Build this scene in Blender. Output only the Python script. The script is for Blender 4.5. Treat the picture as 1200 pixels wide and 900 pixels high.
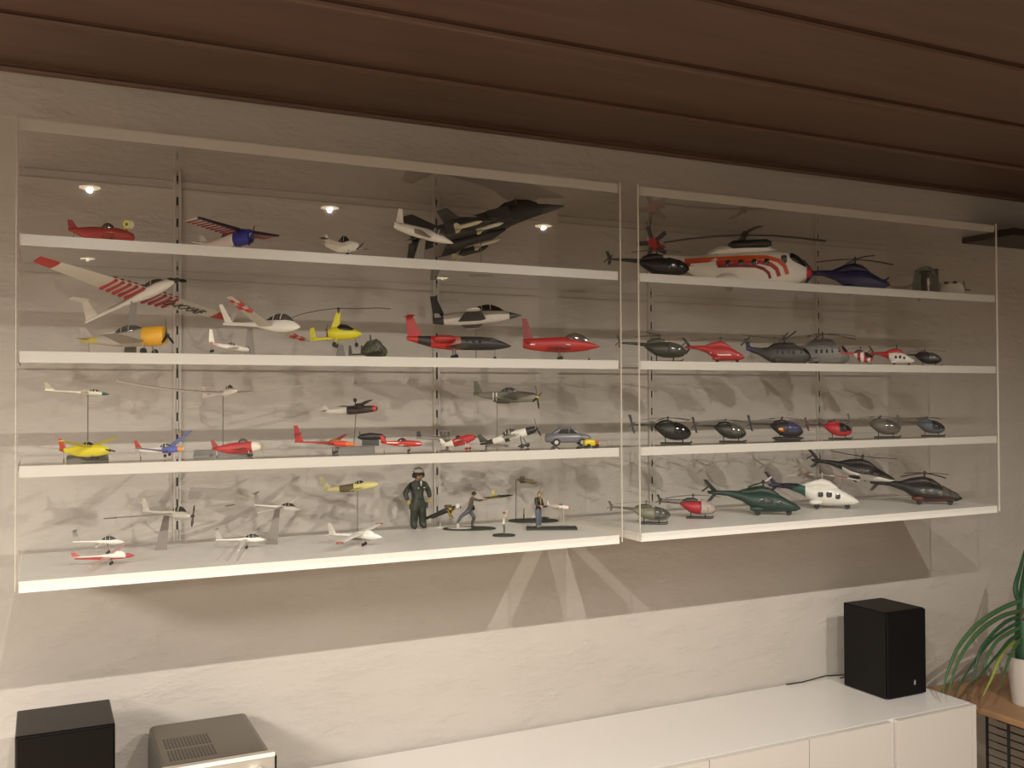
import bpy, bmesh, math, random
from mathutils import Vector, Matrix
random.seed(3)
sc = bpy.context.scene
COL = sc.collection
for o in list(bpy.data.objects): bpy.data.objects.remove(o)
PI = math.pi
rad = math.radians
FPX = 1127.80                                   # focal length in pixels of a 1200 px wide frame
CAM = Vector((0.0, -2.35, 1.60))
FWD = Vector((0.43861, 0.89855, 0.01499)).normalized()
RGT = Vector((0.89867, -0.43860, -0.00436))
RGT = (RGT - FWD * RGT.dot(FWD)).normalized()
UPV = RGT.cross(FWD)
cd = bpy.data.cameras.new('camera'); cam = bpy.data.objects.new('camera', cd); COL.objects.link(cam)
cd.sensor_fit = 'HORIZONTAL'; cd.sensor_width = 36; cd.lens = FPX / 1200 * 36; cd.clip_start = .02
m = Matrix.Identity(4)
for i in range(3):
    m[i][0], m[i][1], m[i][2], m[i][3] = RGT[i], UPV[i], -FWD[i], CAM[i]
cam.matrix_world = m
sc.camera = cam
sc.cycles.transparent_max_bounces = 40; sc.cycles.max_bounces = 10
vs = sc.view_settings
vs.view_transform = 'Standard'; vs.look = 'None'; vs.gamma = 1; vs.use_curve_mapping = False
vs.exposure = 0.74
w = bpy.data.worlds.new('world'); sc.world = w; w.use_nodes = True
w.node_tree.nodes['Background'].inputs[0].default_value = (.03, .025, .02, 1)
w.node_tree.nodes['Background'].inputs[1].default_value = .3
LAMP_X = (0.14, 0.95, 1.84)
LAMP_Y = -1.95
CEIL = 2.3115
SB_TOP = .7022
LAMP_W = 37.0
FILL_W = 5.0
FILL_HANG_W = 50.0

# ------------------------------------------------------------------ pixels <-> metres (for reading the photograph)
def ray(px, py): return FWD + RGT * ((px - 600) / FPX) - UPV * ((py - 450) / FPX)
def hit_y(px, py, y):
    d = ray(px, py); return CAM + d * ((y - CAM.y) / d.y)
def hit_z(px, py, z):
    d = ray(px, py); return CAM + d * ((z - CAM.z) / d.z)
def proj(P):
    d = Vector(P) - CAM; z = d.dot(FWD)
    return 600 + FPX * d.dot(RGT) / z, 450 - FPX * d.dot(UPV) / z

# ------------------------------------------------------------------ materials
def srgb(h):
    h = h.lstrip('#'); v = [int(h[i:i + 2], 16) / 255 for i in (0, 2, 4)]
    return tuple(((c + .055) / 1.055) ** 2.4 if c > .04045 else c / 12.92 for c in v) + (1,)
MATS = {}
def mat(name, col='#808080', rough=.5, metal=0, spec=.5, noise=0, nscale=60, bump=0, emit=0, coat=0):
    if name in MATS: return MATS[name]
    M = bpy.data.materials.new(name); M.use_nodes = True; nt = M.node_tree; b = nt.nodes['Principled BSDF']
    c = srgb(col) if isinstance(col, str) else col
    b.inputs['Base Color'].default_value = c; b.inputs['Roughness'].default_value = rough
    b.inputs['Metallic'].default_value = metal; b.inputs['Specular IOR Level'].default_value = spec
    b.inputs['Coat Weight'].default_value = coat
    if emit:
        b.inputs['Emission Color'].default_value = c; b.inputs['Emission Strength'].default_value = emit
    if noise or bump:
        tc = nt.nodes.new('ShaderNodeTexCoord'); n = nt.nodes.new('ShaderNodeTexNoise')
        n.inputs['Scale'].default_value = nscale; n.inputs['Detail'].default_value = 4
        nt.links.new(tc.outputs['Object'], n.inputs['Vector'])
        if noise:
            mx = nt.nodes.new('ShaderNodeMix'); mx.data_type = 'RGBA'
            mx.inputs['A'].default_value = tuple(x * (1 - noise) for x in c[:3]) + (1,)
            mx.inputs['B'].default_value = tuple(min(1, x * (1 + noise)) for x in c[:3]) + (1,)
            nt.links.new(n.outputs['Fac'], mx.inputs['Factor']); nt.links.new(mx.outputs['Result'], b.inputs['Base Color'])
        if bump:
            bp = nt.nodes.new('ShaderNodeBump'); bp.inputs['Strength'].default_value = bump; bp.inputs['Distance'].default_value = .004
            nt.links.new(n.outputs['Fac'], bp.inputs['Height']); nt.links.new(bp.outputs['Normal'], b.inputs['Normal'])
    if emit: M.cycles.emission_sampling = 'NONE'
    MATS[name] = M; return M
def paint(h, rough=.45): return mat('paint_' + h.strip('#') + ('_%d' % int(rough * 100)), h, rough, noise=.06, nscale=90)

def camo_mat(name, a, b_, c_, scale=70):
    M = bpy.data.materials.new(name); M.use_nodes = True; nt = M.node_tree; b = nt.nodes['Principled BSDF']
    tc = nt.nodes.new('ShaderNodeTexCoord'); n = nt.nodes.new('ShaderNodeTexNoise'); n.inputs['Scale'].default_value = scale
    r = nt.nodes.new('ShaderNodeValToRGB'); r.color_ramp.interpolation = 'CONSTANT'
    r.color_ramp.elements[0].color = srgb(a); r.color_ramp.elements[1].position = .48; r.color_ramp.elements[1].color = srgb(b_)
    e = r.color_ramp.elements.new(.58); e.color = srgb(c_)
    nt.links.new(tc.outputs['Object'], n.inputs['Vector']); nt.links.new(n.outputs['Fac'], r.inputs['Fac'])
    nt.links.new(r.outputs['Color'], b.inputs['Base Color']); b.inputs['Roughness'].default_value = .6
    return M

def wall_material():
    M = bpy.data.materials.new('plaster'); M.use_nodes = True; nt = M.node_tree; b = nt.nodes['Principled BSDF']
    tc = nt.nodes.new('ShaderNodeTexCoord')
    n1 = nt.nodes.new('ShaderNodeTexNoise'); n1.inputs['Scale'].default_value = 2.5; n1.inputs['Detail'].default_value = 5
    mp = nt.nodes.new('ShaderNodeMapping'); mp.inputs['Scale'].default_value = (1, 1, 2.2)
    n2 = nt.nodes.new('ShaderNodeTexNoise'); n2.inputs['Scale'].default_value = 26; n2.inputs['Detail'].default_value = 8; n2.inputs['Roughness'].default_value = .62
    n3 = nt.nodes.new('ShaderNodeTexNoise'); n3.inputs['Scale'].default_value = 7; n3.inputs['Detail'].default_value = 3
    nt.links.new(tc.outputs['Object'], mp.inputs['Vector'])
    for n in (n1, n2, n3): nt.links.new(mp.outputs['Vector'], n.inputs['Vector'])
    mx = nt.nodes.new('ShaderNodeMix'); mx.data_type = 'RGBA'
    mx.inputs['A'].default_value = srgb('#b3aba1'); mx.inputs['B'].default_value = srgb('#c2bab0')
    nt.links.new(n1.outputs['Fac'], mx.inputs['Factor']); nt.links.new(mx.outputs['Result'], b.inputs['Base Color'])
    r = nt.nodes.new('ShaderNodeValToRGB'); r.color_ramp.elements[0].position = .45; r.color_ramp.elements[1].position = .7
    nt.links.new(n3.outputs['Fac'], r.inputs['Fac'])
    mul = nt.nodes.new('ShaderNodeMath'); mul.operation = 'MULTIPLY'
    nt.links.new(n2.outputs['Fac'], mul.inputs[0]); nt.links.new(r.outputs['Color'], mul.inputs[1])
    ad = nt.nodes.new('ShaderNodeMath'); ad.operation = 'MULTIPLY_ADD'; ad.inputs[1].default_value = .25
    nt.links.new(n2.outputs['Fac'], ad.inputs[0]); nt.links.new(mul.outputs[0], ad.inputs[2])
    bp = nt.nodes.new('ShaderNodeBump'); bp.inputs['Strength'].default_value = .8; bp.inputs['Distance'].default_value = .006
    nt.links.new(ad.outputs[0], bp.inputs['Height']); nt.links.new(bp.outputs['Normal'], b.inputs['Normal'])
    b.inputs['Roughness'].default_value = .9; b.inputs['Specular IOR Level'].default_value = .2
    return M

def wood_material(name, c1, c2, rough=.45, sc_=(1, 14, 14), spec=.4):
    M = bpy.data.materials.new(name); M.use_nodes = True; nt = M.node_tree; b = nt.nodes['Principled BSDF']
    tc = nt.nodes.new('ShaderNodeTexCoord'); mp = nt.nodes.new('ShaderNodeMapping'); mp.inputs['Scale'].default_value = sc_
    n = nt.nodes.new('ShaderNodeTexNoise'); n.inputs['Scale'].default_value = 1.6; n.inputs['Detail'].default_value = 6; n.inputs['Distortion'].default_value = .8
    nt.links.new(tc.outputs['Object'], mp.inputs['Vector']); nt.links.new(mp.outputs['Vector'], n.inputs['Vector'])
    mx = nt.nodes.new('ShaderNodeMix'); mx.data_type = 'RGBA'
    mx.inputs['A'].default_value = srgb(c1); mx.inputs['B'].default_value = srgb(c2)
    nt.links.new(n.outputs['Fac'], mx.inputs['Factor']); nt.links.new(mx.outputs['Result'], b.inputs['Base Color'])
    b.inputs['Roughness'].default_value = rough; b.inputs['Specular IOR Level'].default_value = spec
    return M

def acrylic_material(name, tint=(.985, .985, .98, 1)):
    """clear sheet: light passes straight through, each outer face mirrors by the Fresnel law"""
    M = bpy.data.materials.new(name); M.use_nodes = True; nt = M.node_tree
    for n in list(nt.nodes): nt.nodes.remove(n)
    out = nt.nodes.new('ShaderNodeOutputMaterial'); tr = nt.nodes.new('ShaderNodeBsdfTransparent'); gl = nt.nodes.new('ShaderNodeBsdfGlossy')
    gl.inputs['Roughness'].default_value = .015; gl.inputs['Color'].default_value = (1, 1, 1, 1)
    tr.inputs['Color'].default_value = tint
    fr = nt.nodes.new('ShaderNodeFresnel'); fr.inputs['IOR'].default_value = 1.49
    ge = nt.nodes.new('ShaderNodeNewGeometry'); inv = nt.nodes.new('ShaderNodeMath'); inv.operation = 'SUBTRACT'; inv.inputs[0].default_value = 1
    mu = nt.nodes.new('ShaderNodeMath'); mu.operation = 'MULTIPLY'
    nt.links.new(ge.outputs['Backfacing'], inv.inputs[1]); nt.links.new(fr.outputs[0], mu.inputs[0]); nt.links.new(inv.outputs[0], mu.inputs[1])
    mx = nt.nodes.new('ShaderNodeMixShader'); nt.links.new(mu.outputs[0], mx.inputs[0])
    nt.links.new(tr.outputs[0], mx.inputs[1]); nt.links.new(gl.outputs[0], mx.inputs[2]); nt.links.new(mx.outputs[0], out.inputs['Surface'])
    return M

PLASTER = wall_material()
CWOOD = wood_material('ceiling_wood', '#4c372a', '#6f5547', .42)
FWOOD = wood_material('floor_wood', '#8d7c69', '#a89887', .4)
OAK = wood_material('oak', '#8f6a4a', '#b28c66', .5, (14, 2, 14))
ACR = acrylic_material('acrylic')
ACRE = mat('acrylic_edge', '#c9c4b6', .25)
WHITE = mat('white_board', '#e0dbd2', .38)
WLAC = mat('white_lacquer', '#e4dfd8', .22, noise=.02, nscale=5)
WDOOR = mat('door_lacquer', '#d2cbc1', .3)
BLACKG = mat('black_gloss', '#060505', .22, spec=.25)
BLACKM = mat('black_matt', '#080707', .7, spec=.2)
BLK = mat('black', '#16130f', .45)
RUB = mat('rubber', '#1b1917', .7)
GLASS = mat('dark_window', '#1a1b18', .1, spec=.8)
SMOKE = mat('smoke_window', '#4b4a44', .12, spec=.9)
STEEL = mat('steel', '#8f8b84', .3, 1)
GREY = mat('stand_grey', '#7d756a', .5)
ALU = mat('aluminium', '#d9d5cc', .32, .9)

# ------------------------------------------------------------------ mesh builder
class MB:
    def __init__(s): s.v = []; s.f = []; s.m = []
    def add(s, vs_, fs, mi=0):
        k = len(s.v); s.v += [tuple(p) for p in vs_]
        for f in fs: s.f.append(tuple(i + k for i in f)); s.m.append(mi)
        return s
    def box(s, x0, y0, z0, x1, y1, z1, mi=0):
        v = [(x, y, z) for x in (x0, x1) for y in (y0, y1) for z in (z0, z1)]
        return s.add(v, [(0, 1, 3, 2), (4, 6, 7, 5), (0, 4, 5, 1), (2, 3, 7, 6), (0, 2, 6, 4), (1, 5, 7, 3)], mi)
    def hexa(s, p, mi=0):   # 8 points: bottom loop 4, top loop 4
        return s.add(p, [(3, 2, 1, 0), (4, 5, 6, 7), (0, 1, 5, 4), (1, 2, 6, 5), (2, 3, 7, 6), (3, 0, 4, 7)], mi)
    def loft(s, secs, n=12, bands=None, mi=0):
        """secs: (x, y, z, ry, rz[, e]) rings along x"""
        vs_ = []; fs = []; ms = []
        for q in secs:
            x, y, z, ry, rz = q[:5]; e = q[5] if len(q) > 5 else 2
            for k in range(n):
                a = 2 * PI * k / n; c, t = math.cos(a), math.sin(a)
                vs_.append((x, y + ry * math.copysign(abs(c) ** (2 / e), c), z + rz * math.copysign(abs(t) ** (2 / e), t)))
        k0 = len(s.v); s.v += vs_
        for i in range(len(secs) - 1):
            xm = (secs[i][0] + secs[i + 1][0]) / 2; b = mi
            if bands:
                for lim, bi in bands:
                    if xm < lim: b = bi; break
            for k in range(n):
                a, b2 = i * n + k, i * n + (k + 1) % n
                s.f.append((k0 + a, k0 + b2, k0 + b2 + n, k0 + a + n)); s.m.append(b)
        s.f.append(tuple(k0 + k for k in reversed(range(n)))); s.m.append(bands[0][1] if bands else mi)
        s.f.append(tuple(k0 + (len(secs) - 1) * n + k for k in range(n))); s.m.append(bands[-1][1] if bands else mi)
        return s
    def tube(s, pts, r, n=6, mi=0, r2=None):
        pts = [Vector(p) for p in pts]; N = len(pts); vs_ = []; fs = []
        up = None
        for i, p in enumerate(pts):
            t = (pts[min(i + 1, N - 1)] - pts[max(i - 1, 0)]).normalized()
            if up is None: up = Vector((0, 0, 1)) if abs(t.z) < .9 else Vector((1, 0, 0))
            a = t.cross(up).normalized(); b = a.cross(t); up = b
            rr = (r[i] if isinstance(r, (list, tuple)) else r + ((r2 - r) * i / (N - 1) if r2 is not None else 0))
            for k in range(n):
                w_ = 2 * PI * k / n; vs_.append(p + a * (rr * math.cos(w_)) + b * (rr * math.sin(w_)))
        for i in range(N - 1):
            for k in range(n): fs.append((i * n + k, i * n + (k + 1) % n, (i + 1) * n + (k + 1) % n, (i + 1) * n + k))
        fs.append(tuple(reversed(range(n)))); fs.append(tuple((N - 1) * n + k for k in range(n)))
        return s.add(vs_, fs, mi)
    def cyl(s, c, ax, r, h, n=12, mi=0, r2=None):
        c = Vector(c); ax = Vector(ax).normalized()
        return s.tube([c - ax * h / 2, c + ax * h / 2], r, n, mi, r2)
    def ball(s, c, r, n=10, mi=0):
        rx, ry, rz = r if isinstance(r, (tuple, list)) else (r, r, r); m_ = max(5, n // 2 + 1)
        secs = []
        for i in range(m_ + 1):
            a = PI * i / m_; q = max(.03, math.sin(a)); secs.append((c[0] - rx * math.cos(a), c[1], c[2], ry * q, rz * q))
        return s.loft(secs, n, mi=mi)
    def plate(s, rl, rt, tl, tt, th, axis='z', mi=0, tth=None):
        """wing-like panel: root leading / root trailing / tip leading / tip trailing; airfoil thickness th along axis"""
        ax = {'x': Vector((1, 0, 0)), 'y': Vector((0, 1, 0)), 'z': Vector((0, 0, 1))}[axis]
        vs_ = []; tth = th * .5 if tth is None else tth
        for (l, t, h) in ((Vector(rl), Vector(rt), th), (Vector(tl), Vector(tt), tth)):
            for f, g in ((0, 0), (.12, .8), (.35, 1), (.7, .6), (1, .08), (1, -.08), (.7, -.5), (.35, -.7), (.12, -.6)):
                vs_.append(l.lerp(t, f) + ax * (g * h / 2))
        n = 9; fs = [(k, (k + 1) % n, (k + 1) % n + n, k + n) for k in range(n)]
        fs.append(tuple(reversed(range(n)))); fs.append(tuple(n + k for k in range(n)))
        return s.add(vs_, fs, mi)
    def build(s, name, mats, parent=None, scale=1.0, off=(0, 0, 0), smooth=True, ang=40):
        if not isinstance(mats, (list, tuple)): mats = [mats]
        me = bpy.data.meshes.new(name)
        me.from_pydata([((p[0] + off[0]) * scale, (p[1] + off[1]) * scale, (p[2] + off[2]) * scale) for p in s.v], [], s.f)
        for q in mats: me.materials.append(q)
        me.polygons.foreach_set('material_index', [min(i, len(mats) - 1) for i in s.m])
        bm = bmesh.new(); bm.from_mesh(me); bmesh.ops.recalc_face_normals(bm, faces=bm.faces)
        if smooth:
            for f in bm.faces: f.smooth = True
            for e in bm.edges:
                if len(e.link_faces) == 2 and e.calc_face_angle(0) > rad(ang): e.smooth = False
        bm.to_mesh(me); bm.free()
        o = bpy.data.objects.new(name, me); COL.objects.link(o)
        if parent: o.parent = parent
        return o

def tag(o, label=None, cat=None, group=None, kind=None):
    if label: o['label'] = label
    if cat: o['category'] = cat
    if group: o['group'] = group
    if kind: o['kind'] = kind
    return o
def empty(name, loc=(0, 0, 0), rot=(0, 0, 0), **k):
    o = bpy.data.objects.new(name, None); COL.objects.link(o); o.location = loc; o.rotation_euler = rot
    o.empty_display_size = .03; return tag(o, **k)

# ------------------------------------------------------------------ the room
def struct(name, mb, m_, parent=None, **k):
    o = mb.build(name, m_, parent, **k)
    if not parent: o['kind'] = 'structure'
    return o
RX0, RX1, RY = -2.2, 4.6, -4.6
struct('wall_back', MB().box(RX0, 0, 0, RX1, .12, 2.45), PLASTER, smooth=False)
struct('wall_left', MB().box(RX0 - .1, RY, 0, RX0, 0, 2.45), PLASTER, smooth=False)
struct('wall_right', MB().box(RX1, RY, 0, RX1 + .1, 0, 2.45), PLASTER, smooth=False)
struct('wall_front', MB().box(RX0, RY - .1, 0, RX1, RY, 2.45), PLASTER, smooth=False)
fl = struct('floor', MB().box(RX0, RY, -.05, RX1, 0, 0), FWOOD, smooth=False)
ce = struct('ceiling', MB().box(RX0 - .1, RY - .1, CEIL + .035, RX1 + .1, .12, CEIL + .1), mat('ceiling_dark', '#1c110b', .8), smooth=False)
# wide boards running along the wall; each slightly tilted so the next one overlaps it
ys = [-.002, -.05] + [-.355 - .305 * k for k in range(15)]
for i in range(len(ys) - 1):
    a, b = ys[i], ys[i + 1]
    if b < RY: b = RY
    if a <= RY: break
    g = .006; z0 = CEIL + (.004 if i else -.004); z1 = CEIL + (.0 if i else -.004)
    mb = MB()
    mb.hexa([(RX0, b + g, z1), (RX1, b + g, z1), (RX1, a - g * .3, z0 + .006), (RX0, a - g * .3, z0 + .006),
             (RX0, b + g, z1 + .03), (RX1, b + g, z1 + .03), (RX1, a - g * .3, z0 + .03), (RX0, a - g * .3, z0 + .03)])
    # rounded lower lip along the room-side edge
    mb.tube([(RX0, b + g + .006, z1 + .004), (RX1, b + g + .006, z1 + .004)], .008, 8)
    mb.build('plank', CWOOD, ce, smooth=True)

# ------------------------------------------------------------------ lamps
def downlight(x, y, wt, label, blend=.45, size=168):
    t = empty('ceiling_lamp', (x, y, CEIL), label=label, cat='lamp', group=None)
    MB().tube([(0, 0, .004), (0, 0, -.006)], .048, 20).build('trim_ring', paint('#4a4038'), t)
    MB().tube([(0, 0, -.006), (0, 0, -.0085)], .034, 20).build('lens', mat('lamp_lens', '#ffe2b8', .4, emit=7), t)
    ld = bpy.data.lights.new('lamp_light', 'SPOT'); ld.energy = wt; ld.color = (1, .955, .885)
    ld.spot_size = rad(size); ld.spot_blend = blend; ld.shadow_soft_size = .008
    l = bpy.data.objects.new('lamp_light', ld); COL.objects.link(l); l.parent = t; l.location = (0, 0, -.014)
for x, lb in zip(LAMP_X, ('round recessed ceiling spot nearest the left display case end', 'round recessed ceiling spot in the middle of the row before the cases', 'round recessed ceiling spot in front of the right display case')):
    downlight(x, LAMP_Y, LAMP_W, lb)
for x, lb in ((.2, 'added recessed fill spot at the back of the room on the left'), (2.1, 'added recessed fill spot at the back of the room on the right')):
    downlight(x, -3.7, FILL_W, lb, .9)  # back row out of view, added only as weak fill

def fill_lamp(x, y, z, r, wt, label):  # unseen hanging lamp with shade, added to raise the soft fill light
    t = empty('fill_hanging_lamp', (x, y, z), label=label, cat='lamp')
    MB().tube([(0, 0, .14), (0, 0, CEIL - z + .02)], .004, 8).build('cord', BLK, t)
    sh = MB(); n = 28
    v = [(q * math.cos(2 * PI * k / n), q * math.sin(2 * PI * k / n), h) for q, h in ((r, -.10), (r, .14), (r - .004, .14), (r - .004, -.10)) for k in range(n)]
    sh.add(v, [(i * n + k, i * n + (k + 1) % n, ((i + 1) % 4) * n + (k + 1) % n, ((i + 1) % 4) * n + k) for i in range(4) for k in range(n)])
    sh.build('lamp_shade', mat('shade_cloth', '#d8cbb4', .8), t)
    ld = bpy.data.lights.new('lamp_light', 'AREA'); ld.shape = 'DISK'; ld.size = 2 * r - .03; ld.energy = wt; ld.color = (1, .965, .91)
    l = bpy.data.objects.new('lamp_light', ld); COL.objects.link(l); l.parent = t; l.location = (0, 0, -.098)
    MB().tube([(0, 0, -.09), (0, 0, -.094)], r - .01, 24).build('diffuser', mat('diffuser', '#fff0d8', .6, emit=1.5), t)
fill_lamp(-1.0, -3.3, 2.0, .32, FILL_HANG_W, 'added fill lamp with cloth shade behind the viewer, nearer the back of the room')
fill_lamp(-1.4, -1.9, 2.05, .32, FILL_HANG_W, 'added fill lamp with cloth shade near the left wall, out of view')

# ------------------------------------------------------------------ display cases
DEP = .4095; TH = .0205
ZT, Z1, Z2, Z3, ZB = 1.60 + .5094, 1.60 + .3004, 1.60 + .089, 1.60 - .1179, 1.60 - .3448 + TH
S1, S2, S3, S4 = Z1, Z2, Z3, ZB
EDGE = mat('shelf_edge_pale', '#c3beb4', .3)
EDGED = mat('shelf_edge_back', '#8f8576', .3)
def case(x0, x1, label, rails):
    t = empty('display_case', ((x0 + x1) / 2, -.2, ZB - TH), label=label, cat='display case')
    cx, cy, cz = t.location
    def B(name, mb, m_, parent=t, **k):
        o = mb.build(name, m_, parent, off=(-cx, -cy, -cz), **k); return o
    for z in (ZT, Z1, Z2, Z3):          # clear boards with pale polished edges
        sh = B('shelf', MB().box(x0 + .0005, -DEP + .0035, z - TH, x1 - .0005, -.008, z), ACR, smooth=False)
        B('shelf_edge', MB().box(x0 + .0005, -DEP, z - TH, x1 - .0005, -DEP + .003, z), EDGE, parent=sh, smooth=False)
        B('shelf_edge', MB().box(x0 + .0005, -.0075, z - .0025, x1 - .0005, -.0055, z).box(x0 + .0005, -.0075, z - TH, x1 - .0005, -.0055, z - TH + .0025), EDGED, parent=sh, smooth=False)
    B('shelf', MB().box(x0 + .0005, -DEP, ZB - TH, x1 - .0005, -.004, ZB), WHITE, smooth=False)
    zz0, zz1 = ZB - TH, ZT + .004
    B('front_panel', MB().box(x0 - .005, -DEP - .0055, zz0 + .012, x1 + .005, -DEP - .0015, zz1), ACR, smooth=False)
    for xa in (x0 - .0045, x1 + .0005):
        p = B('side_panel', MB().box(xa, -DEP, zz0 + .012, xa + .004, -.003, zz1), ACR, smooth=False)
        xe = x0 - .0055 if xa < x0 else x1 + .0045
        B('edge_strip', MB().box(xe, -DEP - .0055, zz0 + .004, xe + .001, -DEP - .0005, zz1), ACRE, smooth=False)
    for rx in rails:
        mb = MB().box(rx - .0085, -.010, ZB - .06, rx - .0025, -.0005, ZT + .02).box(rx + .0025, -.010, ZB - .06, rx + .0085, -.0005, ZT + .02)
        mb.box(rx - .0036, -.0035, ZB - .06, rx + .0036, -.0005, ZT + .02)
        z = ZB - .055
        zs = []
        while z < ZT:
            mb.box(rx - .0036, -.010, z, rx + .0036, -.0036, z + .030); zs.append(z + .030); z += .050
        r = B('rail', mb, mat('rail_white', '#bdb5aa', .5), smooth=False)
        mb = MB()
        for z in zs: mb.box(rx - .0024, -.0092, z, rx + .0024, -.0036, z + .020)
        B('slot', mb, BLK, smooth=False)['kind'] = 'stuff'
    return t
XL0, XL1, XR0, XR1 = -.0378, 1.2288, 1.2895, 2.5485
case(XL0, XL1, 'left wall-hung white shelf case behind clear acrylic, holding model aeroplanes', (.2807, .9245))
case(XR0, XR1, 'right wall-hung white shelf case behind clear acrylic, holding model helicopters', (1.5949, 2.2386))

# ------------------------------------------------------------------ placing a model from its two ends in the photograph
def solve(x0, x1, py, y, yaw, pitch):
    """tail at pixel column x0, nose at x1; centre at depth y; returns centre (x) and length"""
    d0, d1 = ray(x0, py), ray(x1, py)
    ux, uy = math.cos(yaw) * math.cos(pitch), math.sin(yaw) * math.cos(pitch)
    # CAM + s d0 = O - u L/2 ; CAM + t d1 = O + u L/2 ; O.y = y
    # unknown s,t,L : y-equations
    #  s d0y + L uy/2 = y-cy ; t d1y - L uy/2 = y-cy ; t d1x - s d0x = L ux
    Y = y - CAM.y
    # s=(Y - L uy/2)/d0y ; t=(Y + L uy/2)/d1y
    A = (Y / d1.y) * d1.x - (Y / d0.y) * d0.x
    Bc = ux - (uy / 2 / d1.y) * d1.x - (uy / 2 / d0.y) * d0.x
    L = A / Bc; s = (Y - L * uy / 2) / d0.y
    return CAM.x + s * d0.x + ux * L / 2, L
def settle(t, standing):
    """keep a finished model inside its case and, if it stands, exactly on its board"""
    z0 = t.location.z
    for it in range(2):
        M = Matrix.Translation(t.location) @ t.rotation_euler.to_matrix().to_4x4(); P = []
        def rec(o, M_):
            for c in o.children:
                m2 = M_ @ Matrix.Translation(c.location) @ c.rotation_euler.to_matrix().to_4x4()
                P.extend(m2 @ v.co for v in c.data.vertices); rec(c, m2)
        rec(t, M)
        ys_, xs_ = [p.y for p in P], [p.x for p in P]
        dy = 0
        if min(ys_) < -.404: dy = -.404 - min(ys_)
        if max(ys_) + dy > -.014: dy = -.014 - max(ys_)
        dx = dy * (t.location.x - CAM.x) / (t.location.y - CAM.y)
        a, b = (XL0, XL1) if t.location.x < 1.26 else (XR0, XR1)
        if min(xs_) + dx < a + .003: dx = a + .003 - min(xs_)
        if max(xs_) + dx > b - .003: dx = b - .003 - max(xs_)
        t.location.x += dx; t.location.y += dy
        if standing and it == 0: t.location.z += z0 + .0004 - min(p.z for p in P)
def put(fn, name, label, cat, x0=None, x1=None, z=None, py=None, y=-.2, rel=None, yaw=None, pitch=0, L=None, cx=None, roll=0, **kw):
    mx = cx if cx is not None else (x0 + x1) / 2
    alpha = math.atan2(ray(mx, 450).x, ray(mx, 450).y)
    if yaw is None: yaw = math.degrees(-alpha) + (rel or 0)
    yw, pt = rad(yaw), rad(pitch)
    pyy = py if py is not None else 450
    if L is None: X, L = solve(x0, x1, pyy, y, yw, pt)
    else: X = hit_y(mx, pyy, y).x
    if z is None:
        d = Vector((X, y, 0)) - CAM; dep = Vector((d.x, d.y, 0)).dot(FWD)
        z = hit_y(mx, pyy, y).z
        ref = kw.get('zref', 0)
        z = z - ref * L
    t = empty(name, (X, y, z), (rad(roll), -pt, yw), label=label, cat=cat)
    standing = py is None
    kw.pop('zref', None); fat = kw.pop('fat', None)
    fn(t, L, **kw)
    if fat:
        def rec(o):
            for c in o.children:
                if not c.name.startswith('stand'):
                    c.location = (c.location.x, c.location.y * fat[0], c.location.z * fat[1])
                    for v in c.data.vertices: v.co.y *= fat[0]; v.co.z *= fat[1]
                rec(c)
        rec(t)
    settle(t, standing)
    return t

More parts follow.
